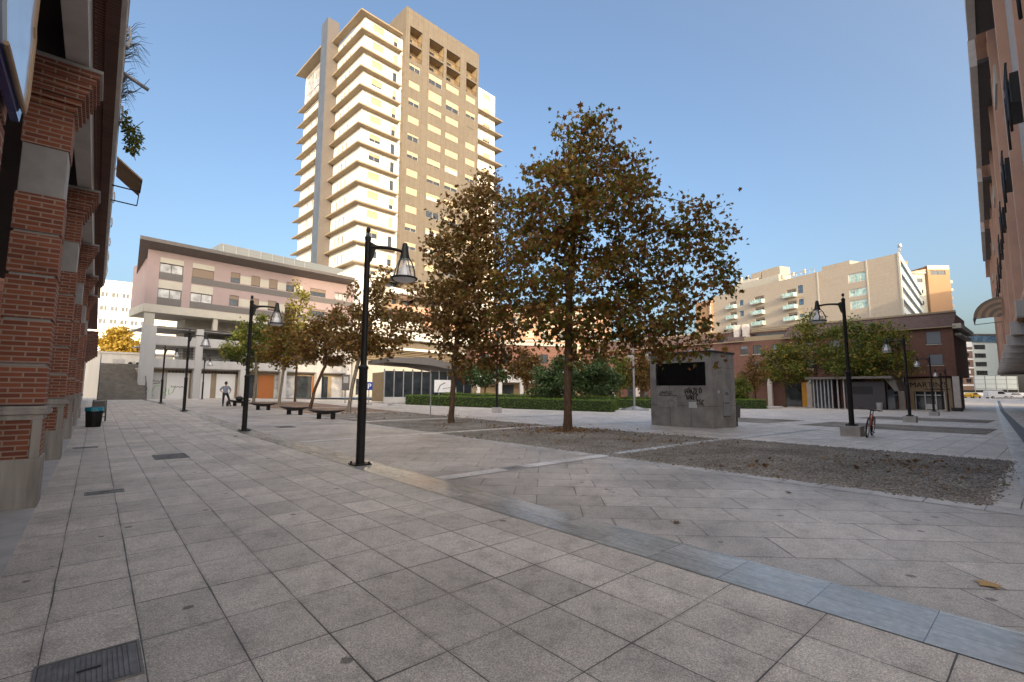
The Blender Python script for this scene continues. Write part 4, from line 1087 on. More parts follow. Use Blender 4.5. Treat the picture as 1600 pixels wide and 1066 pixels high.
# ---- right-hand building over an arcade: ribs, infill, iron boxes, awnings (local x along it, -y towards it)
def right_block():
    t = thing('ribbed_apartment_block', 'apartment block with salmon ribs over a timber-lined arcade', 'building', (0, 0, 0), rad(3.5))
    S = [8.9+6.9*k for k in range(14)]; S0, S1 = 6.4, 104
    zb = 4.55
    m = MB(); m.box(S0, S1, -13, -1.25, zb, 20.5); m.build('infill_wall', 'infill', t)
    for i, s in enumerate(S):
        m = MB(); m.box(s-.17, s+.17, -1.26, -.98, zb-.02, 19.6); m.build('rib', 'terracotta', t)
        m = MB(); m.box(s-.2, s+.2, -6.2, -.74, zb-.62, zb-.05); m.build('beam', 'beam', t, bevel=.02)
    for i, s in enumerate(S[:-1]):       # flatter intermediate ribs
        if i < 3: continue
        m = MB(); m.box(s+3.4, s+3.7, -1.26, -1.06, zb-.02, 19.3); m.build('rib', 'terracotta', t)
    m = MB(); m.box(S0, S1, -6.2, -.95, zb-.04, zb+.1)
    m.build('soffit', 'wood', t)
    m = MB()
    for k in range(149): m.box(S0+k*.65, S0+k*.65+.09, -6.1, -1.0, zb-.16, zb-.04)
    m.build('soffit_slat', 'wood', t, recalc=False)
    m = MB(); m.box(S0, S1, -1.27, -.97, zb+.0, zb+.35); m.build('edge_beam', 'terracotta', t)
    for k in range(9):
        m = MB(); s = 12+k*11; m.box(s-.3, s+.3, -5.6, -5.0, -1.4, zb); m.build('arcade_column', 'beam', t)
    m = MB(); m.box(S0, S1, -13, -6.2, -1.4, zb); m.build('arcade_wall', 'redbrick', t)
    m = MB(); m.box(S0, S1, -1.3, -.62, 19.3, 19.8); m.build('eave', 'terracotta', t)
    # eave canopies: pale boards with dark undersides
    for a, b in ((18, 28.5), (31, 46), (49, 61), (65, 80)):
        m = MB(); m.box(a, b, -.62, -.36, 17.2, 18.6); o = m.build('parapet_board', 'beam', t)
        m = MB(); m.box(a+.1, b-.1, -1.25, -.625, 17.3, 17.5); m.build('board_underside', 'frame', o)
    for i, s in enumerate(S[:-1]):
        for fl in range(4):
            a = s+.45+.6*(fl % 2); z = 5.7+3.4*fl
            m = MB(); m.box(a, a+1.6, -1.25, -1.18, z, z+1.9)
            m.cur = 1; m.box(a+.08, a+1.52, -1.18, -1.165, z+.08, z+1.82)
            m.build('window', ['framelight', 'glass'], t, recalc=False)
        # iron window box with its stays
        if i < 8:
            z = 9.5; a = s+2.7
            m = MB()
            for q in range(12): m.box(a+q*.14, a+q*.14+.03, -.93, -.9, z, z+1.15)
            m.box(a, a+1.6, -1.25, -.9, z-.05, z); m.box(a, a+1.6, -.94, -.89, z+1.12, z+1.17); m.box(a, a+1.6, -.94, -.89, z+.55, z+.6)
            m.box(a+.15, a+1.45, -1.2, -.97, z+.02, z+.9)
            o = m.build('window_box', 'black', t, recalc=False)
            m = MB()
            for q in (.1, 1.5): m.tube([(a+q, -.9, z+.8), (a+q-.5, -.88, z-1.0)], .03, 6)
            m.build('stay', 'black', o)
        if i % 2 == 0:
            m = MB(); m.box(s+.2, s+2.4, -.9, -.84, 12.2, 12.9); m.build('sun_board', 'cream', t)
    return t
right_block()
def striped_awning():
    t = thing('striped_awning', 'brown and cream striped awning bulging from the right-hand block', 'awning', (0, 0, 0), rad(3.5))
    for k in range(12):
        m = MB(); a = 50+k*.38; pts = []
        for j in range(9):
            q = j/8*rad(88); pts.append((-.95+1.55*math.sin(q), 7.0+1.5*math.cos(q)))
        pr = pts+[(p[0]-.02, p[1]-.04) for p in pts[::-1]]
        m.prism(pr, 'x', a, a+.38); m.build('stripe', 'canvas' if k % 2 else 'blindbrown', t)
    for k in range(7):                 # the folded end gore: concentric strips
        m = MB(); r0, r1 = .12+.205*k, .12+.205*(k+1)
        pts = [(-.95+r1*math.sin(rad(88)*j/8), 7.0+.97*r1*math.cos(rad(88)*j/8)) for j in range(9)]+[(-.95+r0*math.sin(rad(88)*j/8), 7.0+.97*r0*math.cos(rad(88)*j/8)) for j in range(8, -1, -1)]
        m.prism(pts, 'x', 49.97-.004*k, 50.0-.004*k); m.build('end_strip', 'canvas' if k % 2 else 'blindbrown', t)
    m = MB()
    m.tube([(50, .6, 7.0), (54.6, .6, 7.0)], .04, 6)
    for a in (50.1, 54.5): m.tube([(a, -.95, 7.1), (a, .6, 7.0)], .03, 6)
    m.build('frame', 'metalgrey', t)
striped_awning()
def canvas_awning():
    t = thing('canvas_awning', 'beige canvas awning tilted out above the arcade parapet on the left', 'awning', (0, 0, 0))
    m = MB()
    a = [(.0, 13.4, 6.62), (.0, 14.6, 6.62), (.46, 14.6, 6.24), (.46, 13.4, 6.24)]
    m.add(a+[(p[0]+.01, p[1], p[2]+.03) for p in a]+[], [(0, 1, 2, 3), (7, 6, 5, 4), (0, 4, 5, 1), (1, 5, 6, 2), (2, 6, 7, 3), (3, 7, 4, 0)])
    m.build('canvas', 'canvas', t)
    m = MB(); m.tube([(-.05, 13.45, 6.0), (.44, 13.45, 5.98)], .015, 6); m.tube([(.44, 13.45, 5.95), (.46, 13.45, 6.25)], .012, 6); m.tube([(.44, 14.55, 5.98), (.46, 14.55, 6.25)], .012, 6); m.tube([(-.05, 14.55, 6.0), (.44, 14.55, 5.98)], .015, 6)
    m.build('frame', 'black', t)
canvas_awning()

# ---- glass entrance pavilion with a folded dark roof, low ramp wall
def pavilion():
    t = thing('glass_pavilion', 'glazed entrance pavilion under a folded dark roof at the end of the hedges', 'pavilion', (25.5, 46.5, .1), rad(-8))
    m = MB(); m.prism([(-2.6, 4.3), (-2.6, 4.75), (2.2, 4.95), (9, 3.5), (9, 3.1), (2.2, 4.1)], 'y', -1, 6); m.build('roof', 'greyband', t)
    m = MB(); m.box(-2.5, 8, .05, .12, .1, 3.4); m.build('glazing', 'glass', t)
    m = MB()
    for x in lin(-2.5, 8, 1.05): m.box(x-.05, x+.05, -.02, .2, 0, 3.6)
    m.build('mullion', 'metalgrey', t)
    m = MB(); m.box(3.2, 5.9, -.12, -.03, 1.1, 2.5); m.build('poster', 'signwhite', t)
    m = MB(); m.tube([(3.6, -.13, 1.2), (3.9, -.13, 1.9), (4.5, -.13, 2.2)], .05, 5); m.tube([(4.2, -.13, 1.5), (5.4, -.13, 1.7)], .03, 5); m.build('poster_print', 'greyband', t)
    m = MB(); m.box(-2.3, 3, .5, 5, .1, 3.3); m.build('inner_wall', 'towergold', t)
    t = thing('ramp_wall', 'low white wall at the foot of the glass pavilion', 'wall', (22.6, 46.0, .1), rad(-8))
    m = MB(); m.box(0, 6.4, 0, .3, 0, .62); m.build('wall', 'whitewall', t, bevel=.02)
pavilion()
def black_kiosk():
    t = thing('dark_kiosk', 'charcoal kiosk with ribbed glass end under a flat overhanging roof, before the brick terrace', 'kiosk', (76, 16.5, -.88), rad(-90))
    # local x = -y
    m = MB(); m.box(-2.0, 2.2, 0, 4.5, 0, 3.6); m.build('dark_wall', 'kioskdark', t)
    m = MB(); m.box(-1.5, .9, -.06, 0, 2.0, 3.0); m.build('serving_hatch', 'grille', t)
    m = MB(); m.box(-6.5, 3.2, -1.2, 5.5, 4.0, 4.3); m.prism([(2.2, 4.0), (3.2, 4.0), (3.6, 2.4), (3.2, 2.4)], 'y', 0, 5); m.build('flat_roof', 'roofmetal', t)
    m = MB(); m.box(-5.8, -3.6, .1, 4, 0, 4.0); m.build('ribbed_glazing', 'glass', t)
    m = MB()
    for x in lin(-5.8, -3.6, .44): m.box(x-.07, x+.07, -.1, .1, 0, 4.0)
    for x in (-2.9, -2.2): m.box(x-.08, x+.08, -.2, 0, 0, 4.0)
    m.build('rib', 'metalgrey', t)
    m = MB(); m.box(2.4, 3.1, .2, 2, 0, 2.6); m.build('side_door', 'glass', t)
    m = MB(); m.lathe([(.3, 0), (.36, .9), (.3, .95)], 12, (1.7, -.9)); m.build('counter_bin', 'metalgrey', t)
black_kiosk()

# ---- unseen blocks added behind the camera to keep the low sun off the square
def back_shade_blocks():
    for lab, x0, x1, h in (('long unseen block added behind the viewer to shade the square', -57, -4, 35.5), ('taller unseen block added beyond the long one to shade the gallery building', -103, -69, 56)):
        t = thing('shade_block', lab, 'building', (x0, -84, 0))
        W = x1-x0; m = MB(Matrix.Translation((W, 14, 0)) @ Matrix.Rotation(math.pi, 4, 'Z'))
        hs = [(1.5+3.4*i, 3.1+3.4*i, 4+3.3*k, 5.6+3.3*k) for i in range(int((W-3)/3.4)) for k in range(int((h-6)/3.3))]
        m.wall(0, W, 0, h, 0, hs, .25); m.build('wall', 'beige', t, recalc=False)
        m = MB(); m.box(.1, W-.1, 0, 13.7, 0, h-.1); m.build('core', 'glass', t)
        m = MB(); m.box(-.3, W+.3, -.3, 14.3, h, h+.4); m.build('roof', 'rooftile', t)
back_shade_blocks()

def side_shade_blocks():  # unseen masses added to shade the far end of the street
    for lab, x0, x1, h in (('unseen block added to shade the far street and the beige block', 110, 165, 37), ('taller unseen block added to shade the offices and the ochre tower', 184, 240, 48)):
        t = thing('shade_block', lab, 'building', (x0, -16, -1))
        m = MB(); m.box(0, x1-x0, -12, 0, 0, h); m.build('wall', 'citybrick', t)
        m = MB(); m.box(-.3, x1-x0+.3, -12.3, .3, h, h+.4); m.build('roof', 'rooftile', t)
side_shade_blocks()
# ------------------------------------------------------------------ street furniture
def make_lamp():
    t = thing('street_lamp', '', 'street lamp', (0, 0, 0), 0, 'bell street lamps round the square')
    m = MB()
    m.lathe([(.085, .02), (.085, 1.9), (.10, 1.92), (.10, 1.96), (.062, 2.0), (.058, 4.6), (.066, 4.62), (.066, 4.68), (.02, 4.72)], 16)
    p = m.build('pole', 'black', t)
    m = MB(); m.lathe([(.012, 4.7), (.012, 4.76), (.042, 4.80), (.048, 4.84), (.035, 4.88), (.005, 4.895)], 12); m.build('finial', 'black', p)
    m = MB(); m.box(-.17, .17, -.17, .17, .005, .035)
    for x in (-.13, .13):
        for y in (-.13, .13): m.lathe([(.022, .03), (.022, .07), (.01, .075)], 8, (x, y))
    m.build('base_plate', 'black', t)
    m = MB()
    m.prism([(.05, 4.12), (.10, 4.20), (.17, 4.46), (.17, 4.54), (.05, 4.58)], 'y', -.03, .03)
    pts = [(.05+.75*i/10, 0, 4.47+.07*math.sin(math.pi*.72*i/10)) for i in range(11)]
    m.tube(pts, [.05, .046, .042, .04, .038, .036, .036, .034, .034, .034, .034], 10)
    m.build('arm', 'black', t)
    cx = .86
    m = MB(); m.lathe([(.03, 4.73), (.055, 4.71), (.085, 4.50), (.118, 4.36), (.03, 4.345)][::-1], 18, (cx, 0))
    hd = m.build('lamp_head', 'black', t)
    prof = [(.118, 4.37), (.185, 4.27), (.235, 4.14), (.262, 4.02), (.272, 3.94)]
    m = MB(); m.lathe([(r_-.006, z_) for r_, z_ in prof], 24, (cx, 0), cap=False); m.build('glass_bell', 'lampglass', hd, recalc=False)
    m = MB()
    for k in range(4):
        a = k*math.pi/2+.5; m.tube([(cx+r_*math.cos(a), r_*math.sin(a), z_) for r_, z_ in prof], .015, 6)
    m.build('bell_rib', 'black', hd)
    m = MB()
    n = 28; R_ = .272
    m.tube([(cx+R_*math.cos(2*math.pi*i/n), R_*math.sin(2*math.pi*i/n), 3.93) for i in range(n+1)], .022, 8, cap=False); m.build('lower_ring', 'black', hd)
    m = MB(); m.lathe([(.25, 3.925), (.21, 3.885), (.12, 3.855), (.005, 3.845)], 24, (cx, 0)); m.build('lens', 'reflector', hd)
    m = MB(); m.lathe([(.04, 4.37), (.045, 4.2), (.10, 4.13), (.135, 4.04), (.13, 3.96)][::-1], 18, (cx, 0)); m.build('reflector', 'reflector', hd)
    return t
lamp0 = make_lamp()
def conc_base(t, s=.62, h=.36, mat='conc_box'):
    m = MB(); m.box(-s/2, s/2, -s/2, s/2, -h-.1, 0.0); return m.build('concrete_base', mat, t, bevel=.015)
LAMPS = [
  ((4.07, 9.24), 0, 0, 'nearest bell street lamp, black and tall, on the stone band left of the trees'),
  ((4.06, 19.05), 0, 0, 'second black bell lamp on the left, behind the nearest one'),
  ((4.0, 34.0), 0, 0, 'third black bell lamp on the left, before the white shop shutters'),
  ((4.2, 49.7), 0, 0, 'farthest bell lamp of the left row, before the green graffiti'),
  ((9.3, 64.9), -60, 0, 'bell lamp standing against the white pier of the mauve building'),
  ((20.78, 4.95), 90, .36, 'bell lamp on a concrete block with the bicycle leaning on it'),
  ((36.6, 5.79), 90, .36, 'bell lamp on a concrete block between the bicycle and the grill house'),
  ((53.96, 6.91), 90, .36, 'smaller-looking bell lamp before the grill house door'),
  ((71.4, 7.89), 90, .1, 'farthest bell lamp on the right, its head under the shop lettering end'),
  ((20.7, 25.2), 20, .36, 'bell lamp on a pale block before the long hedge, its head hidden in leaves'),
  ((74.5, 29.6), 90, .1, 'bell lamp beside the bush right of the concrete box'),
]
first = True
for (x, y), a, bh, lab in LAMPS:
    o = lamp0 if first else copy_tree(lamp0); first = False
    put(o, (x, y, zg(x, y)+bh), rad(a), label=lab)
    if bh > .2: conc_base(o, .62 if x > 20.75 else .5, bh, 'conc_box' if x > 20.75 else 'beam')
def pole(name, label, cat, x, y, h, r, mat, base=None):
    t = thing(name, label, cat, (x, y, zg(x, y)))
    m = MB(); m.lathe([(r, 0), (r, h-.03), (r*.6, h)], 10); m.build('shaft', mat, t)
    if base: base(t)
    return t
def plinth(t):
    m = MB(); m.box(-.35, .35, -.35, .35, 0, .22); m.build('foot', 'conc_box', t, bevel=.02)
pole('iron_post', 'slim black post without a head before the grill house', 'post', 76.2, 8.9, 4.6, .10, 'black', plinth)
pole('thin_post', 'thin grey post in the gravel bed left of the second big tree', 'post', 13.56, 22.1, 2.35, .03, 'metalgrey')
def starbase(t):
    m = MB()
    for k in range(4):
        a = k*math.pi/2+.4; c, s = math.cos(a), math.sin(a)
        m.add([(c*1.25, s*1.25, .02), (-s*.35, c*.35, .02), (s*.35, -c*.35, .02), (0, 0, .42), (c*1.25, s*1.25, .12)], [(0, 1, 3, 4), (0, 4, 3, 2), (1, 0, 2)])
    m.lathe([(1.3, 0), (1.3, .10), (.2, .16)], 24); m.build('steel_foot', 'metalgrey', t)
pole('flag_pole', 'grey mast on a round steel foot between the hedge and the concrete box', 'mast', 38.3, 26.2, 8.0, .10, 'metalgrey', starbase)

# benches
def make_bench():
    t = thing('park_bench', '', 'bench', (0, 0, 0), 0, 'black boat-shaped benches in a row')
    m = MB(); n = 16; L_ = 1.0
    for i in range(n):
        a, b = -L_+2*L_*i/n, -L_+2*L_*(i+1)/n
        def sec(y):
            q = abs(y)/L_; w = .27*(1-.35*q*q); zt = .40+.05*q*q; th = .15*(1-q)**.8+.025
            return [(-w, y, zt), (w, y, zt), (w*.6, y, zt-th), (-w*.6, y, zt-th)]
        m.add(sec(a)+sec(b), [(0, 1, 5, 4), (1, 2, 6, 5), (2, 3, 7, 6), (3, 0, 4, 7)])
    m.add(sec(-L_), [(0, 1, 2, 3)]); m.add(sec(L_), [(0, 1, 2, 3)])
    m.build('seat', 'black', t)
    for y in (-.4, .4):
        m = MB(); m.box(-.11, .11, y-.05, y+.05, 0, .32); m.build('leg', 'black', t)
    return t
b0 = make_bench()
for i, (x, y, lab) in enumerate(((8.5, 23.4, 'nearest black boat-shaped bench, right end of the row'), (8.25, 27.4, 'second black bench of the row from the right'),
        (8.1, 33.3, 'third black bench, between the two left lamps'), (8.03, 39.8, 'farthest black bench with a dark bag on it'))):
    o = b0 if i == 0 else copy_tree(b0); put(o, (x, y, zg(x, y)+.006), rad((32, 29, 33, 30)[i]), label=lab)
def bag(name, label, loc, sc):
    t = thing(name, label, 'bag', loc); t.scale = sc
    m = MB(); r = random.Random(5); m.lathe([(.16, 0), (.24, .06), (.27, .16), (.25, .25), (.17, .33), (.06, .36)], 14)
    m.build('body', 'blackmatte', t)
    m = MB(); m.tube([(-.1, 0, .34), (-.06, 0, .42), (.06, 0, .42), (.1, 0, .34)], .015, 6); m.build('strap', 'black', t)
bag('dark_bag', 'dark round bag lying on the farthest bench', (8.05, 39.8, zg(8, 39.8)+.41), (1, 1.3, .85))
bag('dark_bag', 'dark bag standing between the feet of the person', (7.32, 39.9, zg(7, 39.9)), (.36, .36, 1.1))

# litter bins
def big_bin():
    t = thing('litter_bin', 'black ribbed litter bin with a turquoise bag folded over its rim', 'bin', (.02, 23.85, 0))
    m = MB(); m.lathe([(.19, .05), (.20, .06), (.245, .74), (.2, .74)], 28); b = m.build('body', 'black', t)
    m = MB()
    for k in range(28):
        a = 2*math.pi*k/28; c, s = math.cos(a), math.sin(a)
        m.tube([(c*.205, s*.205, .07), (c*.25, s*.25, .73)], .011, 5)
    m.build('rib', 'black', b)
    m = MB(); n = 36; vs = []; r = random.Random(3)
    prof = [(.235, .80), (.262, .805), (.272, .76), (.268, .70), (.275, .665)]
    for rr, zz in prof:
        for k in range(n):
            a = 2*math.pi*k/n; w = .012*math.sin(9*a)+r.uniform(-.006, .006); vs.append(((rr+w)*math.cos(a), (rr+w)*math.sin(a), zz+(r.uniform(-.015, .015) if zz < .7 else 0)))
    m.add(vs, [(i*n+k, i*n+(k+1) % n, (i+1)*n+(k+1) % n, (i+1)*n+k) for i in range(len(prof)-1) for k in range(n)], True)
    m.build('bin_bag', 'bag', t, recalc=False)
    for a in (0, 2.1, 4.2):
        m = MB(); m.lathe([(.03, .004), (.03, .055)], 8, (.15*math.cos(a), .15*math.sin(a))); m.build('foot', 'black', t)
    m = MB(); m.box(-.22, .22, .2, .3, .004, .04); m.build('ground_plate', 'black', t)
big_bin()
def barrier():
    t = thing('folding_sign', 'small black sign frame standing behind the litter bin', 'sign stand', (.16, 27.0, 0), rad(-8))
    m = MB()
    for x in (-.22, .22): m.tube([(x, 0, 0), (x, .06, 1.0)], .018, 6); m.tube([(x, .25, 0), (x, .06, 1.0)], .018, 6)
    m.tube([(-.22, .0, .3), (.22, .0, .3)], .015, 6); m.tube([(-.22, .06, 1.0), (.22, .06, 1.0)], .018, 6)
    m.build('frame', 'frame', t)
    m = MB(); m.box(-.2, .2, .0, .03, .45, .97); m.build('panel', 'greyband', t)
barrier()
def small_bin():
    t = thing('post_bin', 'small dark bin on a post beside the concrete box', 'bin', (22.35, 9.75, zg(22, 9.7)))
    m = MB(); m.tube([(0, 0, 0), (0, 0, .5)], .03, 8); m.build('post', 'black', t)
    m = MB(); m.lathe([(.14, .4), (.17, .9), (.18, .92), (.13, .92)], 16); m.build('bucket', 'greyband', t)
small_bin()

# cast concrete plant box with a grille
def concrete_box():
    t = thing('concrete_box', 'grey concrete ventilation box with a black grille, tags and notices', 'ventilation box', (19.6, 9.52, -.11), rad(-90))
    # local x = -y ; front face looks towards -x of the square
    Wd = 2.98
    m = MB(); m.wall(-Wd, 0, 0, 3.25, 0, [(-2.68, -.28, 1.83, 2.85)], .18)
    m.add([(0, 0, 0), (0, 2.15, 0), (0, 2.15, 3.25), (0, 0, 3.25)], [(0, 1, 2, 3)]); m.add([(-Wd, 0, 0), (-Wd, 2.15, 0), (-Wd, 2.15, 3.25), (-Wd, 0, 3.25)], [(0, 1, 2, 3)])
    m.add([(-Wd, 2.15, 0), (0, 2.15, 0), (0, 2.15, 3.25), (-Wd, 2.15, 3.25)], [(0, 1, 2, 3)])
    m.build('concrete_shell', 'conc_box', t, recalc=False)
    m = MB(); m.box(-Wd+.2, -.2, .25, 2, .1, 3.2); m.build('dark_inside', 'grille', t)
    m = MB()
    for x in (-2.0, -1.0): m.box(x-.006, x+.006, -.003, .01, 0, 1.83); m.box(x-.006, x+.006, -.003, .01, 2.85, 3.25)
    for z_ in (.95, ): m.box(-Wd, 0, -.0035, .01, z_-.006, z_+.006); m.box(-.01, .003, 0, 2.15, z_-.006, z_+.006)
    m.box(-.01, .003, 0, 2.15, 2.6, 2.612); m.build('joint', 'frame', t)
    m = MB(); m.box(-Wd-.05, .05, -.05, 2.2, 3.25, 3.33); m.build('cap', 'frame', t, bevel=.01)
    m = MB()
    for i in range(25): x = -2.68+.096*i+.048; m.box(x-.012, x+.012, .02, .05, 1.83, 2.85)
    for i in range(11): z_ = 1.83+.098*i; m.box(-2.68, -.28, .028, .058, z_-.012, z_+.012)
    m.build('grille', 'black', t)
    m = MB(); m.box(-2.60, -1.62, -.02, 0, .86, 1.35); m.build('notice', 'paper', t)
    m = MB(); r = random.Random(6)
    for row in range(5):
        x = -2.5
        while x < -1.75:
            w = r.uniform(.05, .12); 
            if r.random() < .6: m.box(x, x+w, -.024, -.019, 1.27-.08*row, 1.285-.08*row)
            x += w+.03
    m.build('notice_print', 'metalgrey', t)
    m = MB(); m.box(-1.08, -.70, -.02, 0, .86, 1.12); m.build('white_label', 'signwhite', t)
    def tagline(strokes, ox, oz, sx, sz, rr, nm='graffiti'):
        m = MB()
        for st in strokes: m.tube([(ox+x*sx, -.012, oz+y*sz) for x, y in st], rr, 5)
        m.build(nm, 'spray', t)
    V = [(0, .9), (.25, .1), (.5, 1)]; A = [(0, 0), (.3, 1), (.55, 0), (.4, .4), (.1, .4)]; Z = [(0, .95), (.6, 1), (0, .05), (.65, .1)]; O = [(.3, 1), (0, .6), (.2, .05), (.55, .2), (.6, .75), (.3, 1), (.5, 1.1)]
    E_ = [(.5, 1), (0, .9), (.05, .5), (.4, .5), (.05, .5), (0, .05), (.5, 0)]; H = [(0, 1), (.05, 0), (.02, .5), (.45, .55), (.45, 1.05), (.45, -.05)]; S_ = [(.5, .95), (.1, .9), (.1, .55), (.5, .45), (.45, .05), (0, .1)]
    R_ = [(0, 0), (.05, 1), (.5, .8), (.1, .45), (.55, 0)]; F_ = [(.5, 1), (0, 1), (.02, .5), (.4, .55), (.02, .5), (0, -.2)]
    def word(ls, ox, oz, w, h_, rr, step=.7):
        for i, l in enumerate(ls): tagline([l], ox+i*w*step/.7*.72, oz+(.03 if i % 2 else 0), w, h_, rr)
    word([V, O, A, Z, E_, O], -1.28, 1.45, .19, .24, .017)
    word([H, A, R_, F_, E_], -1.17, 1.21, .15, .2, .014)
    word([Z, S_, E_], -.74, 1.0, .18, .2, .016)
    tagline([[(0, 0), (.4, .3), (.1, .6), (.9, .9), (1.3, .2)]], -1.3, 1.35, .35, .3, .012)
    word([S_, A, V, R_, E_, Z], -2.5, 1.43, .15, .14, .009)
    tagline([[(0, .1), (.3, 0), (.6, .1), (1, 0)]], -2.55, 1.39, .9, .1, .008)
    for z0, z1 in ((1.09, 1.66), (.52, 1.06)):
        m = MB(); m.box(0, .09, .9, 1.36, z0, z1); o = m.build('meter_box', 'metalbox', t, bevel=.01)
        m = MB(); m.box(.03, .1, .9, 1.36, z0-.03, z0-.002); m.build('drip_edge', 'frame', o)
    m = MB()
    for i in range(4): m.box(.09, .095, .98+i*.08, 1.02+i*.08, 1.42, 1.55)
    m.build('stencil_mark', 'greyband', t)
    m = MB(); m.box(0, .03, .48, .58, 1.5, 1.62); m.build('switch', 'signwhite', t)
concrete_box()

# blue parking sign and information panel
def psign():
    t = thing('parking_sign', 'blue parking sign with a white P beside the nearest lamp pole', 'road sign', (18.2, 40.0, zg(18, 40)), rad(-24))
    m = MB(); m.lathe([(.04, 0), (.04, 2.05)], 10); m.build('post', 'metalgrey', t)
    m = MB(); m.box(-.33, .33, -.33, .33, 0, .2); m.build('foot', 'conc_box', t)
    m = MB(); m.box(-.26, .30, -.09, -.05, 1.3, 2.02); s = m.build('sign_plate', 'signblue', t, bevel=.02)
    text('P', .62, 'sign_letter', 'signwhite', s, (.02, -.095, 1.44), (rad(90), 0, 0), .006, bold=.02)
    t = thing('information_panel', 'dark information panel on a post left of the blue parking sign', 'sign', (17.9, 44.5, zg(17, 44)), rad(-20))
    m = MB(); m.lathe([(.05, 0), (.05, 2.6)], 10); m.build('post', 'metalgrey', t)
    m = MB(); m.box(-.35, .35, -.08, -.02, 1.2, 2.7); m.build('panel', 'greyband', t)
    m = MB(); m.box(-.22, .22, -.095, -.081, 1.9, 2.5); m.build('notice', 'paper', t)
    t = thing('sign_base', 'low empty concrete base on the paving left of the long hedge', 'concrete base', (20.0, 38.6, zg(20, 38.6)))
    m = MB(); m.frustum((-.6, .6, -.3, .3), (-.5, .5, -.22, .22), 0, .16); m.frustum((-.25, .25, -.15, .15), (-.2, .2, -.1, .1), .16, .24); m.build('block', 'conc_box', t, bevel=.02)
    m = MB(); m.lathe([(.04, .24), (.04, .3)], 8); m.build('socket', 'metalgrey', t)
psign()
def shrub_pot():
    t = thing('planter_pot', 'low dark planter at the corner of the grill house', 'planter', (80.6, 8.1, zg(80, 8)))
    m = MB(); m.lathe([(.5, 0), (.62, .45), (.5, .45)], 14); m.build('pot', 'frame', t)
    return t
shrub_pot()

# bicycle leaning on the lamp
def bicycle():
    t = thing('bicycle', 'orange bicycle with black tyres leaning on the lamp post on its concrete block', 'bicycle', (20.85, 4.47, zg(20.8, 4.5)+.006), rad(184))
    t.rotation_euler = (rad(-9), 0, rad(184))
    R_ = .33; wb = .52
    for x, nm in ((wb, 'front'), (-wb, 'rear')):
        n = 36; m = MB(); m.tube([(x+R_*math.cos(2*math.pi*i/n), 0, R_+.02+R_*math.sin(2*math.pi*i/n)) for i in range(n+1)], .024, 8, cap=False)
        w = m.build('wheel', 'blackmatte', t)
        m = MB(); m.tube([(x+.29*math.cos(2*math.pi*i/n), 0, R_+.02+.29*math.sin(2*math.pi*i/n)) for i in range(n+1)], .012, 6, cap=False)
        for k in range(14):
            a = 2*math.pi*k/14; m.tube([(x, .03*(-1)**k, R_+.02), (x+.29*math.cos(a), 0, R_+.02+.29*math.sin(a))], .0025, 3)
        m.tube([(x, -.05, R_+.02), (x, .05, R_+.02)], .025, 8); m.build('rim', 'chrome', w)
    m = MB()
    bb = (-.06, 0, .30); st = (-.17, 0, .76); hd = (.37, 0, .80); hl = (.40, 0, .66); ra = (-wb, 0, R_+.02)
    for a, b, r_ in ((bb, st, .017), (st, hd, .018), (bb, hl, .021), (hd, hl, .022)): m.tube([a, b], r_, 8)
    for s in (-.05, .05):
        m.tube([(bb[0], s*.4, bb[2]), (ra[0], s, ra[2])], .011, 6); m.tube([(st[0], s*.4, st[2]-.05), (ra[0], s, ra[2])], .009, 6)
        m.tube([(hl[0]+.01, s, hl[2]-.02), (wb, s, R_+.02)], .014, 6)
    m.tube([(hl[0]+.01, -.06, hl[2]-.01), (hl[0]+.01, .06, hl[2]-.01)], .018, 6)
    m.build('frame', 'bikered', t)
    m = MB(); m.tube([hd, (.36, 0, .93), (.43, 0, .97)], .015, 8); m.tube([(.40, -.32, .985), (.43, -.12, .97), (.43, .12, .97), (.40, .32, .985)], .012, 8)
    for s in (-1, 1): m.tube([(.41, s*.2, .98), (.39, s*.33, .985)], .018, 8); m.tube([(.45, s*.2, .965), (.50, s*.28, .95)], .006, 5)
    m.build('handlebar', 'black', t)
    m = MB(); m.tube([st, (-.20, 0, .90)], .013, 8); m.prism([(-.34, .90), (-.34, .94), (-.2, .955), (-.02, .93), (-.02, .91), (-.2, .91)], 'y', -.06, .06); m.build('saddle', 'black', t, bevel=.015)
    m = MB(); M0 = Matrix.Translation((bb[0], .05, bb[2])) @ Matrix.Rotation(rad(90), 4, 'X'); m.M = M0; m.lathe([(.09, -.004), (.09, .004)], 20); m.M = None
    m.tube([(bb[0], .06, bb[2]), (bb[0]+.12, .07, bb[2]-.11)], .01, 6); m.tube([(bb[0], -.06, bb[2]), (bb[0]-.12, -.07, bb[2]+.11)], .01, 6)
    m.box(bb[0]+.08, bb[0]+.17, .07, .16, bb[2]-.12, bb[2]-.10); m.box(bb[0]-.17, bb[0]-.08, -.16, -.07, bb[2]+.10, bb[2]+.12)
    m.build('crankset', 'black', t)
bicycle()

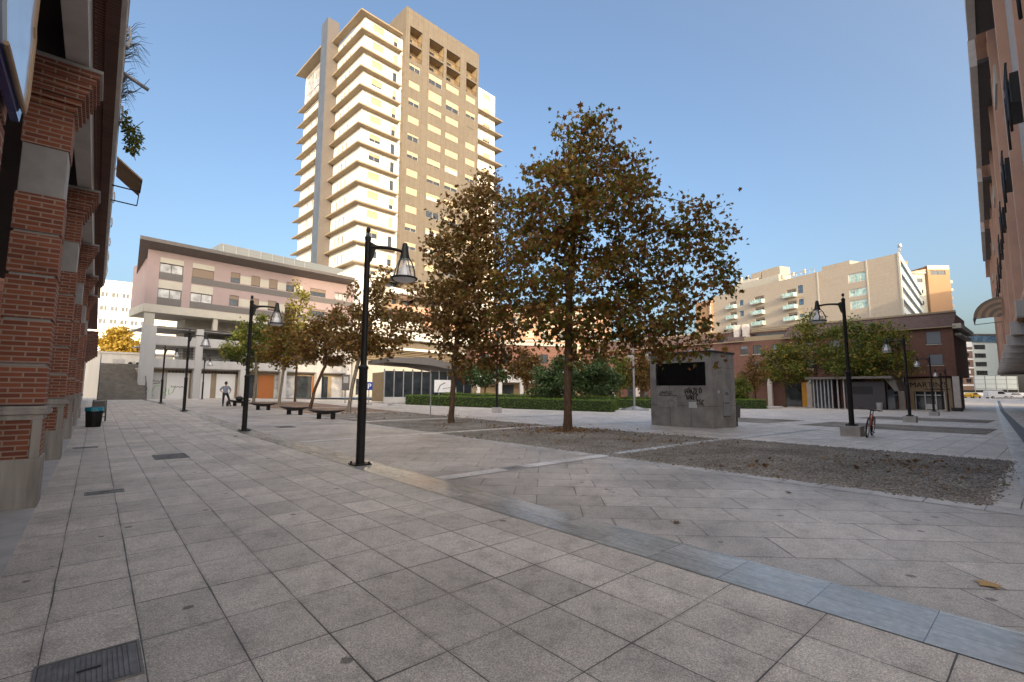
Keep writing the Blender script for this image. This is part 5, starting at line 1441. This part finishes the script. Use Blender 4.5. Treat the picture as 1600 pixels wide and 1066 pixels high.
# the person, seen from behind, hands on the hips
def person():
    x0, y0 = 7.2, 40.2; z0 = zg(x0, y0)
    t = thing('person', 'person in a grey shirt and dark trousers seen from behind, hand on hip', 'person', (x0, y0, z0), rad(-10))
    def skin(name, verts, edges, radii, mat, parent, root=0):
        me = bpy.data.meshes.new(name); me.from_pydata(verts, edges, []); me.update()
        o = bpy.data.objects.new(name, me); COL.objects.link(o); o.parent = parent
        me.materials.append(MAT[mat])
        s = o.modifiers.new('Skin', 'SKIN'); s.use_smooth_shade = True
        for i, r_ in enumerate(radii):
            sv = me.skin_vertices[0].data[i]; rr = r_ if isinstance(r_, tuple) else (r_, r_); sv.radius = rr; sv.use_root = (i == root)
        u = o.modifiers.new('Sub', 'SUBSURF'); u.levels = 1; u.render_levels = 2
        return o
    # facing +y (away from the viewer)
    J = {'pel': (0, 0, .95), 'waist': (0, 0, 1.08), 'chest': (0, .02, 1.30), 'neck': (0, .01, 1.49), 'head0': (0, .03, 1.58), 'head1': (0, .05, 1.70),
         'shL': (-.18, .0, 1.41), 'elL': (-.36, -.06, 1.17), 'wrL': (-.20, .03, 1.02), 'haL': (-.14, .08, 1.0),
         'shR': (.18, .0, 1.41), 'elR': (.33, .0, 1.15), 'wrR': (.26, .17, .97), 'haR': (.24, .22, .93),
         'hipL': (-.10, 0, .90), 'knL': (-.12, .01, .50), 'anL': (-.12, -.02, .09), 'toL': (-.13, .13, .04),
         'hipR': (.10, 0, .90), 'knR': (.25, .08, .52), 'anR': (.33, .0, .10), 'toR': (.37, .13, .05)}
    K = list(J); ix = {k: i for i, k in enumerate(K)}
    E_ = [('pel', 'waist'), ('waist', 'chest'), ('chest', 'neck'), ('neck', 'head0'), ('head0', 'head1'), ('chest', 'shL'), ('shL', 'elL'), ('elL', 'wrL'), ('wrL', 'haL'),
          ('chest', 'shR'), ('shR', 'elR'), ('elR', 'wrR'), ('wrR', 'haR'), ('pel', 'hipL'), ('hipL', 'knL'), ('knL', 'anL'), ('anL', 'toL'), ('pel', 'hipR'), ('hipR', 'knR'), ('knR', 'anR'), ('anR', 'toR')]
    RD = dict(pel=(.13, .10), waist=(.12, .09), chest=(.145, .10), neck=.05, head0=.075, head1=.085, shL=.062, elL=.042, wrL=.03, haL=.035, shR=.062, elR=.042, wrR=.03, haR=.035,
              hipL=.085, knL=.06, anL=.042, toL=.038, hipR=.085, knR=.06, anR=.042, toR=.038)
    body = skin('body', [J[k] for k in K], [(ix[a], ix[b]) for a, b in E_], [RD[k] for k in K], 'skin', t)
    def sub(name, keys, edges, extra, mat):
        kk = list(keys); jx = {k: i for i, k in enumerate(kk)}
        return skin(name, [J[k] for k in kk], [(jx[a], jx[b]) for a, b in edges], [tuple(v+extra for v in (RD[k] if isinstance(RD[k], tuple) else (RD[k],)*2)) for k in kk], mat, t)
    sub('shirt', ('waist', 'pel', 'chest', 'shL', 'elL', 'shR', 'elR'), [('waist', 'pel'), ('waist', 'chest'), ('chest', 'shL'), ('shL', 'elL'), ('chest', 'shR'), ('shR', 'elR')], .022, 'shirt')
    sub('trousers', ('pel', 'hipL', 'knL', 'anL', 'hipR', 'knR', 'anR'), [('pel', 'hipL'), ('hipL', 'knL'), ('knL', 'anL'), ('pel', 'hipR'), ('hipR', 'knR'), ('knR', 'anR')], .018, 'trousers')
    m = MB()
    prof = [(.02, 1.815), (.06, 1.80), (.092, 1.75), (.10, 1.69), (.096, 1.63), (.075, 1.59)]
    m.lathe(prof[::-1], 14, (0, .03)); m.build('hair', 'hair', t)
    for a in ('toL', 'toR'):
        p = J[a]; m = MB(); m.box(p[0]-.055, p[0]+.055, p[1]-.2, p[1]+.07, .0, .085); m.build('shoe', 'blackmatte', t, bevel=.03)
person()
# ------------------------------------------------------------------ vegetation
CAM_F = 738.5; CAM_P = math.atan(76.5/CAM_F); CAM_Y = rad(41.2); CAM_R = .0035; CAM_H = 1.5
F0 = Vector((math.sin(CAM_Y), math.cos(CAM_Y), 0)); R0 = Vector((math.cos(CAM_Y), -math.sin(CAM_Y), 0))
Fv = Vector((F0.x*math.cos(CAM_P), F0.y*math.cos(CAM_P), math.sin(CAM_P))); U0 = Vector((-F0.x*math.sin(CAM_P), -F0.y*math.sin(CAM_P), math.cos(CAM_P)))
Rv = R0*math.cos(CAM_R)+U0*math.sin(CAM_R); Uv = -R0*math.sin(CAM_R)+U0*math.cos(CAM_R)
def spot(px, D):
    """point of the ground seen in column px of the photograph, D metres ahead"""
    l = (px-800)/CAM_F*D*math.cos(CAM_P); p = F0*D+R0*l
    return p.x, p.y, zg(p.x, p.y)

PLANE = [(.12, .08), (.50, .10), (.33, .30), (.60, .58), (.27, .57), (.15, .74)]
OVAL = [(.22, .25), (.27, .55), (.14, .85)]
RHOMB = [(.36, .48)]
def leaf_mesh(name, pts, size, shape, mat, parent, seed, droop=.5, fold=.35, up=.6):
    r = np.random.default_rng(seed); pts = np.asarray(pts, float); n = len(pts)
    k = len(shape); half = np.array(shape)
    base = [(0, 0, 0), (0, 1, 0)]+[(x, y, x*fold) for x, y in half]+[(-x, y, x*fold) for x, y in half]
    base = np.array(base); nv = len(base)
    fr = [0]+list(range(2, 2+k))+[1]; fl = [1]+list(range(2+k, 2+2*k))[::-1]+[0]
    t = r.normal(size=(n, 3)); t[:, 2] -= droop; t /= np.linalg.norm(t, axis=1)[:, None]
    u = r.normal(size=(n, 3)); u[:, 2] += up; u -= (u*t).sum(1)[:, None]*t; u /= np.linalg.norm(u, axis=1)[:, None]
    s = np.cross(t, u); sc = (size[0]+(size[1]-size[0])*r.beta(1.5, 1.6, n))[:, None, None]
    v = (base[None, :, 0, None]*s[:, None, :]+base[None, :, 1, None]*t[:, None, :]+base[None, :, 2, None]*u[:, None, :])*sc+pts[:, None, :]
    v = v.reshape(-1, 3)
    off = (np.arange(n)*nv)[:, None]
    F = np.stack([off+np.array(fr), off+np.array(fl)], 1).reshape(-1, len(fr))
    me = bpy.data.meshes.new(name)
    me.vertices.add(len(v)); me.vertices.foreach_set('co', v.ravel())
    nl = F.size; me.loops.add(nl); me.loops.foreach_set('vertex_index', F.ravel().astype(np.int32))
    me.polygons.add(len(F)); me.polygons.foreach_set('loop_start', (np.arange(len(F))*F.shape[1]).astype(np.int32))
    me.materials.append(MAT[mat]); me.update(calc_edges=True); me.validate()
    o = bpy.data.objects.new(name, me); COL.objects.link(o); o.parent = parent
    return o

def ell(r, c, rad_, n):
    p = r.normal(size=(n, 3)); p /= np.linalg.norm(p, axis=1)[:, None]
    q = r.random(n)**(1/2.4); return np.array(c)+p*q[:, None]*np.array(rad_)

def grow_tree(name, label, base, trunk, tr, ells, leaf, n_leaves, mat, seed, shape=PLANE, bark='bark', natt=420, step=.32, group=None, size=(.16, .26), cat='tree', spread=.2, twig=.018):
    """space colonisation inside the lobes `ells` = [(lateral, depth, z, rl, rd, rz, weight)] seen from the camera"""
    r = np.random.default_rng(seed)
    t = thing(name, label, cat, base, 0, group)
    A = []
    tw = sum(e[6] for e in ells)
    for e in ells:
        p = ell(r, (0, 0, 0), e[3:6], max(6, int(natt*e[6]/tw)))
        c = np.array(R0)*e[0]+np.array(F0)*e[1]+np.array((0, 0, e[2]))
        A.append(c+p[:, :1]*np.array(R0)+p[:, 1:2]*np.array(F0)+p[:, 2:]*np.array((0, 0, 1.)))
    A = np.concatenate(A)
    nodes = []; par = []
    for i, q in enumerate(trunk):
        q = np.array(R0)*q[0]+np.array(F0)*q[1]+np.array((0, 0, q[2]))
        if not nodes: nodes.append(q); par.append(-1); continue
        a = nodes[-1]; d = np.linalg.norm(q-a); k = max(1, int(d/step))
        for j in range(1, k+1): nodes.append(a+(q-a)*j/k+r.normal(size=3)*.012); par.append(len(nodes)-2)
    alive = np.ones(len(A), bool)
    zmin = ells_min = min(e[2]-e[5] for e in ells)
    for it in range(90):
        P = np.array(nodes); a = A[alive]
        if len(a) == 0: break
        d = np.linalg.norm(a[:, None, :]-P[None], axis=2)
        low = P[:, 2] < zmin-.2
        d[:, low] += 50
        near = d.argmin(1); dm = d[np.arange(len(a)), near]
        idx = np.where(alive)[0]; alive[idx[dm < step*1.3]] = False
        grown = False
        for nd in np.unique(near):
            s = a[near == nd]; s = s[np.linalg.norm(s-P[nd], axis=1) >= step*1.3]
            if len(s) == 0: continue
            v = (s-P[nd]); v /= np.linalg.norm(v, axis=1)[:, None]; v = v.mean(0)+r.normal(size=3)*.12+np.array((0, 0, .08)); v /= np.linalg.norm(v)+1e-9
            q = P[nd]+v*step
            if np.min(np.linalg.norm(P-q, axis=1)) < step*.4: continue
            nodes.append(q); par.append(int(nd)); grown = True
        if not grown: break
    n = len(nodes); P = np.array(nodes); ch = [[] for _ in range(n)]
    for i, p in enumerate(par):
        if p >= 0: ch[p].append(i)
    w = np.zeros(n); ex = 2.2
    for i in range(n-1, -1, -1):
        w[i] = sum(w[c] for c in ch[i]) if ch[i] else .006**ex
    rr = w**(1/ex)
    k0 = tr/rr[0]; rr = np.minimum(rr*(1+(k0-1)*np.clip(rr/rr[0], 0, 1)**.6), tr)
    # flared foot
    for i in range(n):
        if P[i, 2] < .5: rr[i] = max(rr[i], tr*(1+.35*(1-P[i, 2]/.5)))
    m = MB(); start = [(0, None)]
    while start:
        s, pv = start.pop(); chain = ([pv] if pv is not None else [])+[s]
        cur = s
        while ch[cur]:
            c = sorted(ch[cur], key=lambda q: -rr[q])
            for o in c[1:]: start.append((o, cur))
            cur = c[0]; chain.append(cur)
        if len(chain) > 1:
            rad_ = [rr[q] for q in chain]
            if pv is not None: rad_[0] = min(rad_[0], rad_[1]*1.15)
            m.tube([P[q] for q in chain], rad_, 9 if rad_[0] > .06 else 5 if rad_[0] > .02 else 3, cap=False)
    m.build('trunk', bark, t, recalc=False)
    tips = np.where((rr < twig) & (P[:, 2] > zmin-.1))[0]
    par_ = np.array(par)
    wt = np.exp(r.normal(size=len(tips))*.65); pick = r.choice(tips, n_leaves, p=wt/wt.sum()); q = r.random(n_leaves)[:, None]
    pos = P[pick]*q+P[np.maximum(par_[pick], 0)]*(1-q)+r.normal(size=(n_leaves, 3))*spread*np.array((1, 1, .8))
    leaf_mesh('crown', pos, size, shape, mat, t, seed+1)
    return t
def L2(*e): return [tuple(x) if len(x) == 7 else tuple(x)+(1,) for x in e]

# the two big planes in the gravel beds
grow_tree('plane_tree', 'biggest plane tree, brown and olive leaves, in the gravel bed before the concrete box', (13.16, 11.91, 0), [(0, 0, -.05), (0, 0, 1.2), (.05, 0, 3.0), (.12, .1, 5.2), (.3, 0, 7.6), (.5, 0, 10), (.65, 0, 11.9)], .15,
  L2((.5, 0, 7.4, 3.1, 2.8, 3.7, 6), (.8, 0, 10.5, 1.7, 1.7, 2.1, 2.4), (-.3, 0, 9.2, 2.0, 1.8, 1.9, 1.6), (1.9, 0, 9.3, 1.7, 1.6, 1.7, 1.5), (-1.0, 0, 8.0, 2.0, 2.0, 2.9, 2.4), (2.5, .2, 7.8, 2.2, 2.0, 2.6, 2.2), (4.7, 0, 7.2, 1.8, 1.6, 1.9, 1.8), (3.6, 0, 5.6, 2.8, 2.2, 2.0, 2.6), (-1.2, .2, 5.4, 2.2, 2.0, 2.3, 2.2), (1.3, -.4, 4.5, 2.5, 1.8, 1.4, 2.0), (3.6, -1.3, 3.5, 1.7, 1.3, 1.2, 2.8), (6.0, 0, 8.0, .7, .7, 1.0, .5)),
  None, 16500, 'plane', 11, natt=1050, size=(.08, .25), group=None, spread=.27, twig=.022)
grow_tree('plane_tree', 'second plane tree, brown leaves, standing left of the biggest one in the gravel', (12.25, 18.16, 0), [(0, 0, -.05), (.05, 0, 1.4), (.12, 0, 2.8), (.35, 0, 5.5), (.8, 0, 8.2), (1.2, 0, 11.2)], .125,
  L2((.7, 0, 7.2, 2.3, 2.3, 3.6, 5), (1.4, 0, 10.4, 1.2, 1.2, 2.0, 1.5), (-.6, 0, 5.2, 2.1, 2.0, 2.0, 2), (1.6, 0, 4.8, 2.4, 2, 1.8, 2), (2.2, 0, 8.0, 1.7, 1.5, 2.4, 1.5), (1.7, -.3, 3.0, 1.7, 1.3, .9, .8)),
  None, 11500, 'planedry', 23, natt=800, size=(.08, .245), spread=.29, twig=.022)
# the row behind the benches
rows = [((11.62, 28.34), 1.3, (2.3, 2.6), 3.1, 8.6, 'planedry', 'rust-brown tree nearest the first lamp pole, behind the nearest bench', 3600, .11, .5),
        ((11.07, 33.56), .95, (2.2, 2.3), 2.9, 7.0, 'planedry', 'dark brown leaning tree behind the second bench', 3000, .10, .9),
        ((10.71, 39.45), .2, (2.2, 2.2), 2.8, 7.4, 'plane', 'green-brown tree behind the third bench', 3000, .10, .2),
        ((10.31, 45.6), -.2, (2.7, 2.6), 2.9, 7.4, 'planegreen', 'greener broad tree at the left end of the bench row', 4200, .11, .1)]
for i, ((x, y), lx, (rl, rz), z0, z1, mt, lab, nl, tr, lean) in enumerate(rows):
    zm = (z0+z1)/2; h = (z1-z0)/2
    grow_tree('plane_tree', lab, (x, y, zg(x, y)), [(0, 0, -.05), (lean*.35, 0, 1.4), (lean, 0, z0), (lx, 0, zm)], tr,
      L2((lx, 0, zm, rl*.8, rl*.9, h, 3), (lx-rl*.55, 0, z0+h*.7, rl*.6, rl*.7, h*.65, 1.2), (lx+rl*.6, .3, z0+h*.75, rl*.6, rl*.7, h*.65, 1.2), (lx+.4, 0, z1-h*.35, rl*.4, rl*.4, h*.6, .8)),
      None, nl, mt, 40+i*7, natt=330, step=.34, size=(.14, .25), bark='barkpale' if i != 1 else 'bark', group='street trees behind the benches', spread=.24)
x, y, z = spot(462, 47)
grow_tree('plane_tree', 'slim yellow-green tree rising behind the bench row', (x, y, z), [(0, 0, -.05), (0, 0, 3), (-.2, 0, 9)], .10,
  L2((-.3, 0, 8.4, 1.3, 1.3, 4.0, 3), (.8, 0, 9.0, .9, .9, 2, 1)), None, 1100, 'paleyellow', 81, natt=220, step=.4, size=(.2, .34), shape=RHOMB, spread=.25)
# green trees before the brick terrace
for i, (px, D, rl, z0, z1, lab, mt) in enumerate(((1226, 70, 3.6, 3.0, 9.6, 'lowest green tree before the brick terrace, with a yellowish skirt', 'planemix'), (1276, 67.5, 4.6, 3.4, 14.0, 'tallest green tree before the brick terrace, behind the lamp with the bicycle', 'planemix'),
      (1338, 64, 4.2, 3.6, 12.6, 'green tree behind the dark kiosk, right of the lamp with the bicycle', 'planegreen'), (1386, 61.5, 3.6, 3.4, 11.6, 'yellow-green tree at the shop end of the dark kiosk', 'planemix'))):
    x, y, z = spot(px, D); zm = (z0+z1)/2; h = (z1-z0)/2
    grow_tree('plane_tree', lab, (x, y, z), [(0, 0, -.1), (0, 0, z0), (.2, 0, zm)], .2,
      L2((0, 0, zm, rl*.8, rl*.8, h, 3), (-rl*.6, 0, z0+h*.7, rl*.55, rl*.6, h*.6, 1.2), (rl*.6, 0, z0+h*.8, rl*.55, rl*.6, h*.6, 1.2), (.3, 0, z1-h*.4, rl*.5, rl*.5, h*.5, 1)),
      None, 4600, mt, 100+i*5, natt=300, step=.6, size=(.22, .42), shape=RHOMB, group='trees before the brick terrace', spread=.42, twig=.03)
# mixed planting behind the hedges
def clump(name, label, px, D, rl, z0, z1, mat, n, seed, shape=OVAL, size=(.14, .24), cat='tree', stem=.07, natt=160, step=.4, trunk=True, extra=()):
    x, y, z = spot(px, D); zm = (z0+z1)/2; h = (z1-z0)/2
    return grow_tree(name, label, (x, y, z), [(0, 0, -.1), (0, 0, max(.3, z0*.9)), (.1, 0, zm)], stem,
      L2((0, 0, zm, rl*.85, rl*.85, h, 3), (-rl*.5, 0, zm-h*.25, rl*.5, rl*.6, h*.6, 1), (rl*.5, 0, zm-h*.2, rl*.5, rl*.6, h*.65, 1), *extra), None, n, mat, seed, shape=shape, natt=natt, step=step, size=size, spread=.3, twig=.03, cat=cat)
clump('round_bush', 'large round dark evergreen behind the hedge, on the portico side of the big trunk', 868, 45, 2.7, .3, 5.4, 'evergreen', 9000, 201, size=(.16, .28), cat='bush')
clump('round_bush', 'large round evergreen bush behind the hedge, right of the big trunk', 928, 46, 2.9, .3, 5.7, 'evergreen', 10500, 205, size=(.16, .28), cat='bush')
clump('small_tree', 'small dark-leaved tree behind the long hedge under the second plane tree', 758, 52, 2.9, 2.0, 5.2, 'evergreen', 3200, 211, stem=.09, shape=RHOMB, size=(.2, .34))
clump('small_tree', 'small tree with a straight trunk in front of the white portico', 824, 50, 2.0, 2.6, 6.2, 'planedry', 2600, 215, stem=.1, shape=RHOMB, size=(.2, .34))
clump('small_tree', 'yellowing tree left of the concrete box by the mast', 968, 62, 2.6, 1.5, 7.0, 'planegreen', 2800, 221, stem=.1, shape=RHOMB, size=(.22, .38))
clump('small_tree', 'dark tree half hidden by the left edge of the concrete box', 1004, 60, 2.2, 1.8, 7.0, 'planedry', 2600, 225, stem=.1, shape=RHOMB, size=(.22, .38))
clump('tall_shrub', 'upright green shrub at the right edge of the concrete box', 1156, 62, 1.7, .1, 4.4, 'planegreen', 3600, 231, shape=RHOMB, size=(.2, .32), cat='shrub', stem=.05)
clump('small_tree', 'thin rust-tinted tree beside the upright shrub', 1178, 66, 2.0, 2.2, 7.6, 'planedry', 1300, 235, shape=RHOMB, size=(.22, .36), stem=.09)
# golden tree above the white wall in the gap
x, y = 2.9, 127
grow_tree('golden_tree', 'sunlit golden-leaved tree above the white wall in the left gap', (x, y, 4.5), [(0, 0, 0), (0, 0, 3), (0, 0, 6)], .2,
  L2((0, 0, 6.6, 3.6, 3, 3.6, 3), (-2, 0, 5.4, 2.4, 2, 2.6, 1), (2.2, 0, 5.2, 2.4, 2, 2.5, 1)), None, 4200, 'goldleaf', 251, shape=RHOMB, natt=200, step=.7, size=(.4, .7), spread=.5, twig=.03)
x, y = 2.9, 127; m = MB(); m.box(-20, 30, 100, 140, 0, 4.5); tag(m.build('upper_terrace', 'concrete'), kind='structure')

# clipped hedges
def hedge(label, a, b, w, h, n, seed, z=None):
    a = Vector(a); b = Vector(b); d = b-a; Ln = d.length; ang = math.atan2(d.y, d.x)
    za, zb = zg(*a), zg(*b)
    t = thing('clipped_hedge', label, 'hedge', (a.x, a.y, za), 0); t.rotation_euler = (0, -math.atan2(zb-za, Ln), ang)
    r = np.random.default_rng(seed)
    m = MB(); m.box(.06, Ln-.06, -w/2+.06, w/2-.06, -.05, h-.07); m.build('core', 'hedgecore', t)
    per = h*2+w; q = r.random(n)*per; x = r.random(n)*Ln
    y = np.where(q < h, -w/2, np.where(q < h+w, q-h-w/2, w/2)); zz = np.where(q < h, q, np.where(q < h+w, h, q-h-w))
    ends = r.random(n) < .06; x = np.where(ends, r.integers(0, 2, n)*Ln, x); y = np.where(ends, r.uniform(-w/2, w/2, n), y); zz = np.where(ends, r.random(n)*h, zz)
    wob = .05*np.sin(x*1.7+seed)+.04*np.sin(x*4.1)
    dip = .09*np.exp(-((x % 5.2)-2.6)**2/.05)
    y = y*(1+wob*.6); zz = zz*(1+wob*.5-dip)
    p = np.stack([x, y, zz], 1)+r.normal(size=(n, 3))*.03
    leaf_mesh('foliage', p, (.06, .13), RHOMB, 'hedge', t, seed, droop=-.1)
    return t
hedge('long clipped hedge in front, running from the pavilion to the round bush', (23.6, 42.4), (31.6, 23.6), 1.5, .92, 9000, 5)
hedge('second clipped hedge row behind the long front hedge', (28.5, 43.5), (36.0, 26.5), 1.5, 1.22, 7500, 6)
hedge('short clipped hedge behind the mast, left of the concrete box', (42.8, 33.6), (48.5, 27.5), 1.5, .95, 3500, 7)
hedge('taller clipped hedge strip farther behind the mast', (50.5, 39.5), (58, 32), 1.6, 1.2, 3500, 8)
hedge('short clipped hedge to the right of the concrete box', (56, 27.2), (61.5, 23.7), 1.8, 1.1, 2800, 9)
m = MB(); m.box(61.5, 66, 23.0, 24.0, -.9, -.45); tag(m.build('low_wall', 'beam', bevel=.03), 'low pale wall end to the right of the clipped hedge', 'wall')

# planting over the arcade parapet
def roof_plants():
    t = thing('hanging_shrub', 'leafy shrub hanging over the arcade gutter above the second pillar', 'plant', (.02, 11.9, 6.6))
    r = np.random.default_rng(9)
    m = MB()
    for k in range(9): m.tube([(-.1, r.uniform(-.3, .3), .3), (.12, r.uniform(-.4, .4), .1), (r.uniform(.15, .36), r.uniform(-.5, .5), r.uniform(-.4, .2))], .006, 4)
    m.build('stem', 'bark', t)
    p = np.concatenate([ell(r, (.2, 0, -.12), (.15, .45, .30), 260), ell(r, (.05, -.2, .15), (.08, .4, .2), 90)])
    leaf_mesh('foliage', p, (.05, .10), OVAL, 'planegreen', t, 3)
    def grass(label, y, z, n, seed, spread, ln):
        t = thing('dry_grass', label, 'plant', (0, y, z)); r = random.Random(seed); m = MB()
        for k in range(n):
            y0 = r.uniform(-spread, spread); a = r.uniform(.1, .5)*ln; dz = r.uniform(-.25, .5)*ln; b = r.uniform(-.15, .15)
            m.tube([(-.1, y0, -.05), (a*.5, y0+b, dz*.7+.1), (a, y0+b*2.4, dz)], [.006, .004, .002], 3)
        m.build('stem', 'straw', t)
    grass('feathery dry stems sticking out of the gutter near the top of the frame', 9.6, 7.0, 40, 2, .35, .62)
    grass('tuft of dry grass in the gutter above the hanging shrub', 11.0, 7.0, 60, 3, .5, .4)
    t = thing('bare_branch', 'bare forked twig reaching out from the gutter', 'plant', (0, 10.9, 7.0)); m = MB()
    m.tube([(-.1, 0, -.1), (.14, .05, .02), (.27, .1, .22), (.36, .1, .42)], [.012, .009, .006, .003], 5); m.tube([(.05, .02, 0), (.2, -.1, -.02), (.3, -.2, -.06)], [.008, .005, .003], 5)
    m.build('twig', 'bark', t)
roof_plants()

# fallen leaves that can be told apart
def fallen():
    r = random.Random(12)
    def gp(px, py):
        d = Fv+Rv*((px-800)/CAM_F)+Uv*((533-py)/CAM_F); z = 0
        for _ in range(60):
            k = (z-CAM_H)/d.z; z = .5*z+.5*zg(k*d.x, k*d.y)
        return k*d.x, k*d.y
    proto = None
    def make():
        base = [(0, -.05), (.15, .05), (.5, .08), (.36, .3), (.62, .56), (.3, .58), (.14, .78), (0, 1.02)]
        pts = base+[(-x, y) for x, y in base[-2:0:-1]]
        n = 9; m = MB()
        c = (0, .45); vs = [(c[0], c[1], .02)]+[(x, y, .10*abs(x)**1.3+.12*max(0, y-.6)) for x, y in pts]; k = len(pts)
        m.add(vs, [(0, 1+i, 1+(i+1) % k) for i in range(k)], True)
        m.tube([(0, -.05, .01), (.05, -.3, .06), (.12, -.45, .03)], .018, 4)
        return m
    pos = [(1554, 915, .15, 'large dry brown leaf lying alone on the paving at lower right', None)]
    G = 'dry leaves scattered on the gravel and paving'
    for px, py in ((1262, 712), (1427, 741), (1505, 746), (1440, 744), (1165, 700), (850, 692), (905, 679), (1060, 690), (1017, 666), (922, 664), (985, 705), (870, 688), (910, 690), (855, 668), (662, 684), (660, 702), (965, 664), (940, 700), (890, 683), (860, 681), (1232, 772), (1052, 818), (367, 683), (410, 688), (400, 652), (1345, 736), (1200, 722), (1380, 752), (1470, 764), (1310, 727), (735, 672), (760, 675), (800, 690)):
        pos.append((px, py, r.uniform(.07, .13), 'small dry leaf lying flat on the gravel or paving', G))
    for i, (px, py, sc, lab, gr) in enumerate(pos):
        x, y = gp(px, py)
        if proto is None:
            o = proto = make().build('fallen_leaf', 'deadleaf', recalc=False)
            o.material_slots[0].link = 'OBJECT'; o.material_slots[0].material = MAT['bigleaf']
        else:
            o = proto.copy(); COL.objects.link(o); o.material_slots[0].link = 'DATA'
        o.location = (x, y, zg(x, y)+.018); o.rotation_euler = (r.uniform(-.15, .15), r.uniform(-.15, .15), r.uniform(0, 6.28)); o.scale = (sc*r.uniform(.8, 1.15), sc, sc*r.uniform(.6, 1.8))
        tag(o, lab, 'leaf', gr)
fallen()
def litter():
    """brown leaf litter round the foot of the big tree"""
    r = np.random.default_rng(4); n = 420
    a = r.random(n)*6.28; d = np.abs(r.normal(size=n))*.75+.2
    p = np.stack([13.16+np.cos(a)*d*1.3, 11.91+np.sin(a)*d, np.full(n, .03)], 1); p[:, 2] += [zg(q[0], q[1]) for q in p]
    q = []
    for (x0, x1, y0, y1), k in ((beds[0], 150), (beds[1], 190), (beds[2], 200), (beds[3], 120)):
        c = [(r.uniform(x0, x1), r.uniform(y0, y1)) for _ in range(9)]
        for _ in range(k):
            a = c[r.integers(0, 9)]; x, y = a[0]+r.normal()*.6, a[1]+r.normal()*.6; q.append((x, y, zg(x, y)+.03))
    p = np.concatenate([p, np.array(q)])
    o = leaf_mesh('leaf_litter', p, (.04, .11), PLANE, 'deadleaf', None, 6, droop=0, up=3); tag(o, kind='stuff')
litter()

# ------------------------------------------------------------------ light and camera
def light():
    w = bpy.data.worlds.new('World'); SC.world = w; w.use_nodes = True; nt = w.node_tree
    bg = nt.nodes['Background']; sky = nt.nodes.new('ShaderNodeTexSky'); sky.sky_type = 'NISHITA'
    el = rad(12); az = rad(210)         # the sun stands behind the camera, a little to the left
    sky.sun_disc = False; sky.sun_elevation = el; sky.sun_rotation = az; sky.air_density = 1.0; sky.dust_density = 7; sky.ozone_density = 2.2; sky.altitude = 300
    d = Vector((math.sin(az)*math.cos(el), math.cos(az)*math.cos(el), math.sin(el)))
    # warm glow added to the sun's side of the sky as fill light
    tc = N(nt, 'ShaderNodeTexCoord'); dt = N(nt, 'ShaderNodeVectorMath', operation='DOT_PRODUCT'); L(nt, tc.outputs['Generated'], dt.inputs[0]); dt.inputs[1].default_value = d
    h = N(nt, 'ShaderNodeMath', operation='MULTIPLY_ADD'); L(nt, dt.outputs['Value'], h.inputs[0]); h.inputs[1].default_value = .5; h.inputs[2].default_value = .5
    pw = N(nt, 'ShaderNodeMath', operation='POWER'); L(nt, h.outputs[0], pw.inputs[0]); pw.inputs[1].default_value = 3
    sc = N(nt, 'ShaderNodeVectorMath', operation='SCALE'); sc.inputs[0].default_value = (1, .9, .8); L(nt, pw.outputs[0], sc.inputs['Scale'])
    m2 = N(nt, 'ShaderNodeVectorMath', operation='MULTIPLY_ADD'); L(nt, sc.outputs[0], m2.inputs[0]); m2.inputs[1].default_value = (9.0, 9.0, 9.0); L(nt, sky.outputs[0], m2.inputs[2])
    nt.links.new(m2.outputs[0], bg.inputs[0]); bg.inputs[1].default_value = .15
    s = bpy.data.lights.new('sun', 'SUN'); s.energy = 2.3; s.angle = rad(.5); s.color = (1, .77, .50)
    o = bpy.data.objects.new('sun', s); COL.objects.link(o); o.rotation_euler = (-d).to_track_quat('-Z', 'Y').to_euler(); o.location = (0, 0, 80)
    vs = SC.view_settings; vs.view_transform = 'Standard'; vs.look = 'None'; vs.exposure = 1.15; vs.gamma = 1
light()
def camera():
    c = bpy.data.cameras.new('camera'); c.sensor_width = 36; c.sensor_fit = 'HORIZONTAL'; c.lens = CAM_F/1600*36; c.clip_start = .05; c.clip_end = 4000
    o = bpy.data.objects.new('camera', c); COL.objects.link(o)
    o.matrix_world = Matrix(((Rv.x, Uv.x, -Fv.x, 0), (Rv.y, Uv.y, -Fv.y, 0), (Rv.z, Uv.z, -Fv.z, CAM_H), (0, 0, 0, 1)))
    SC.camera = o
camera()
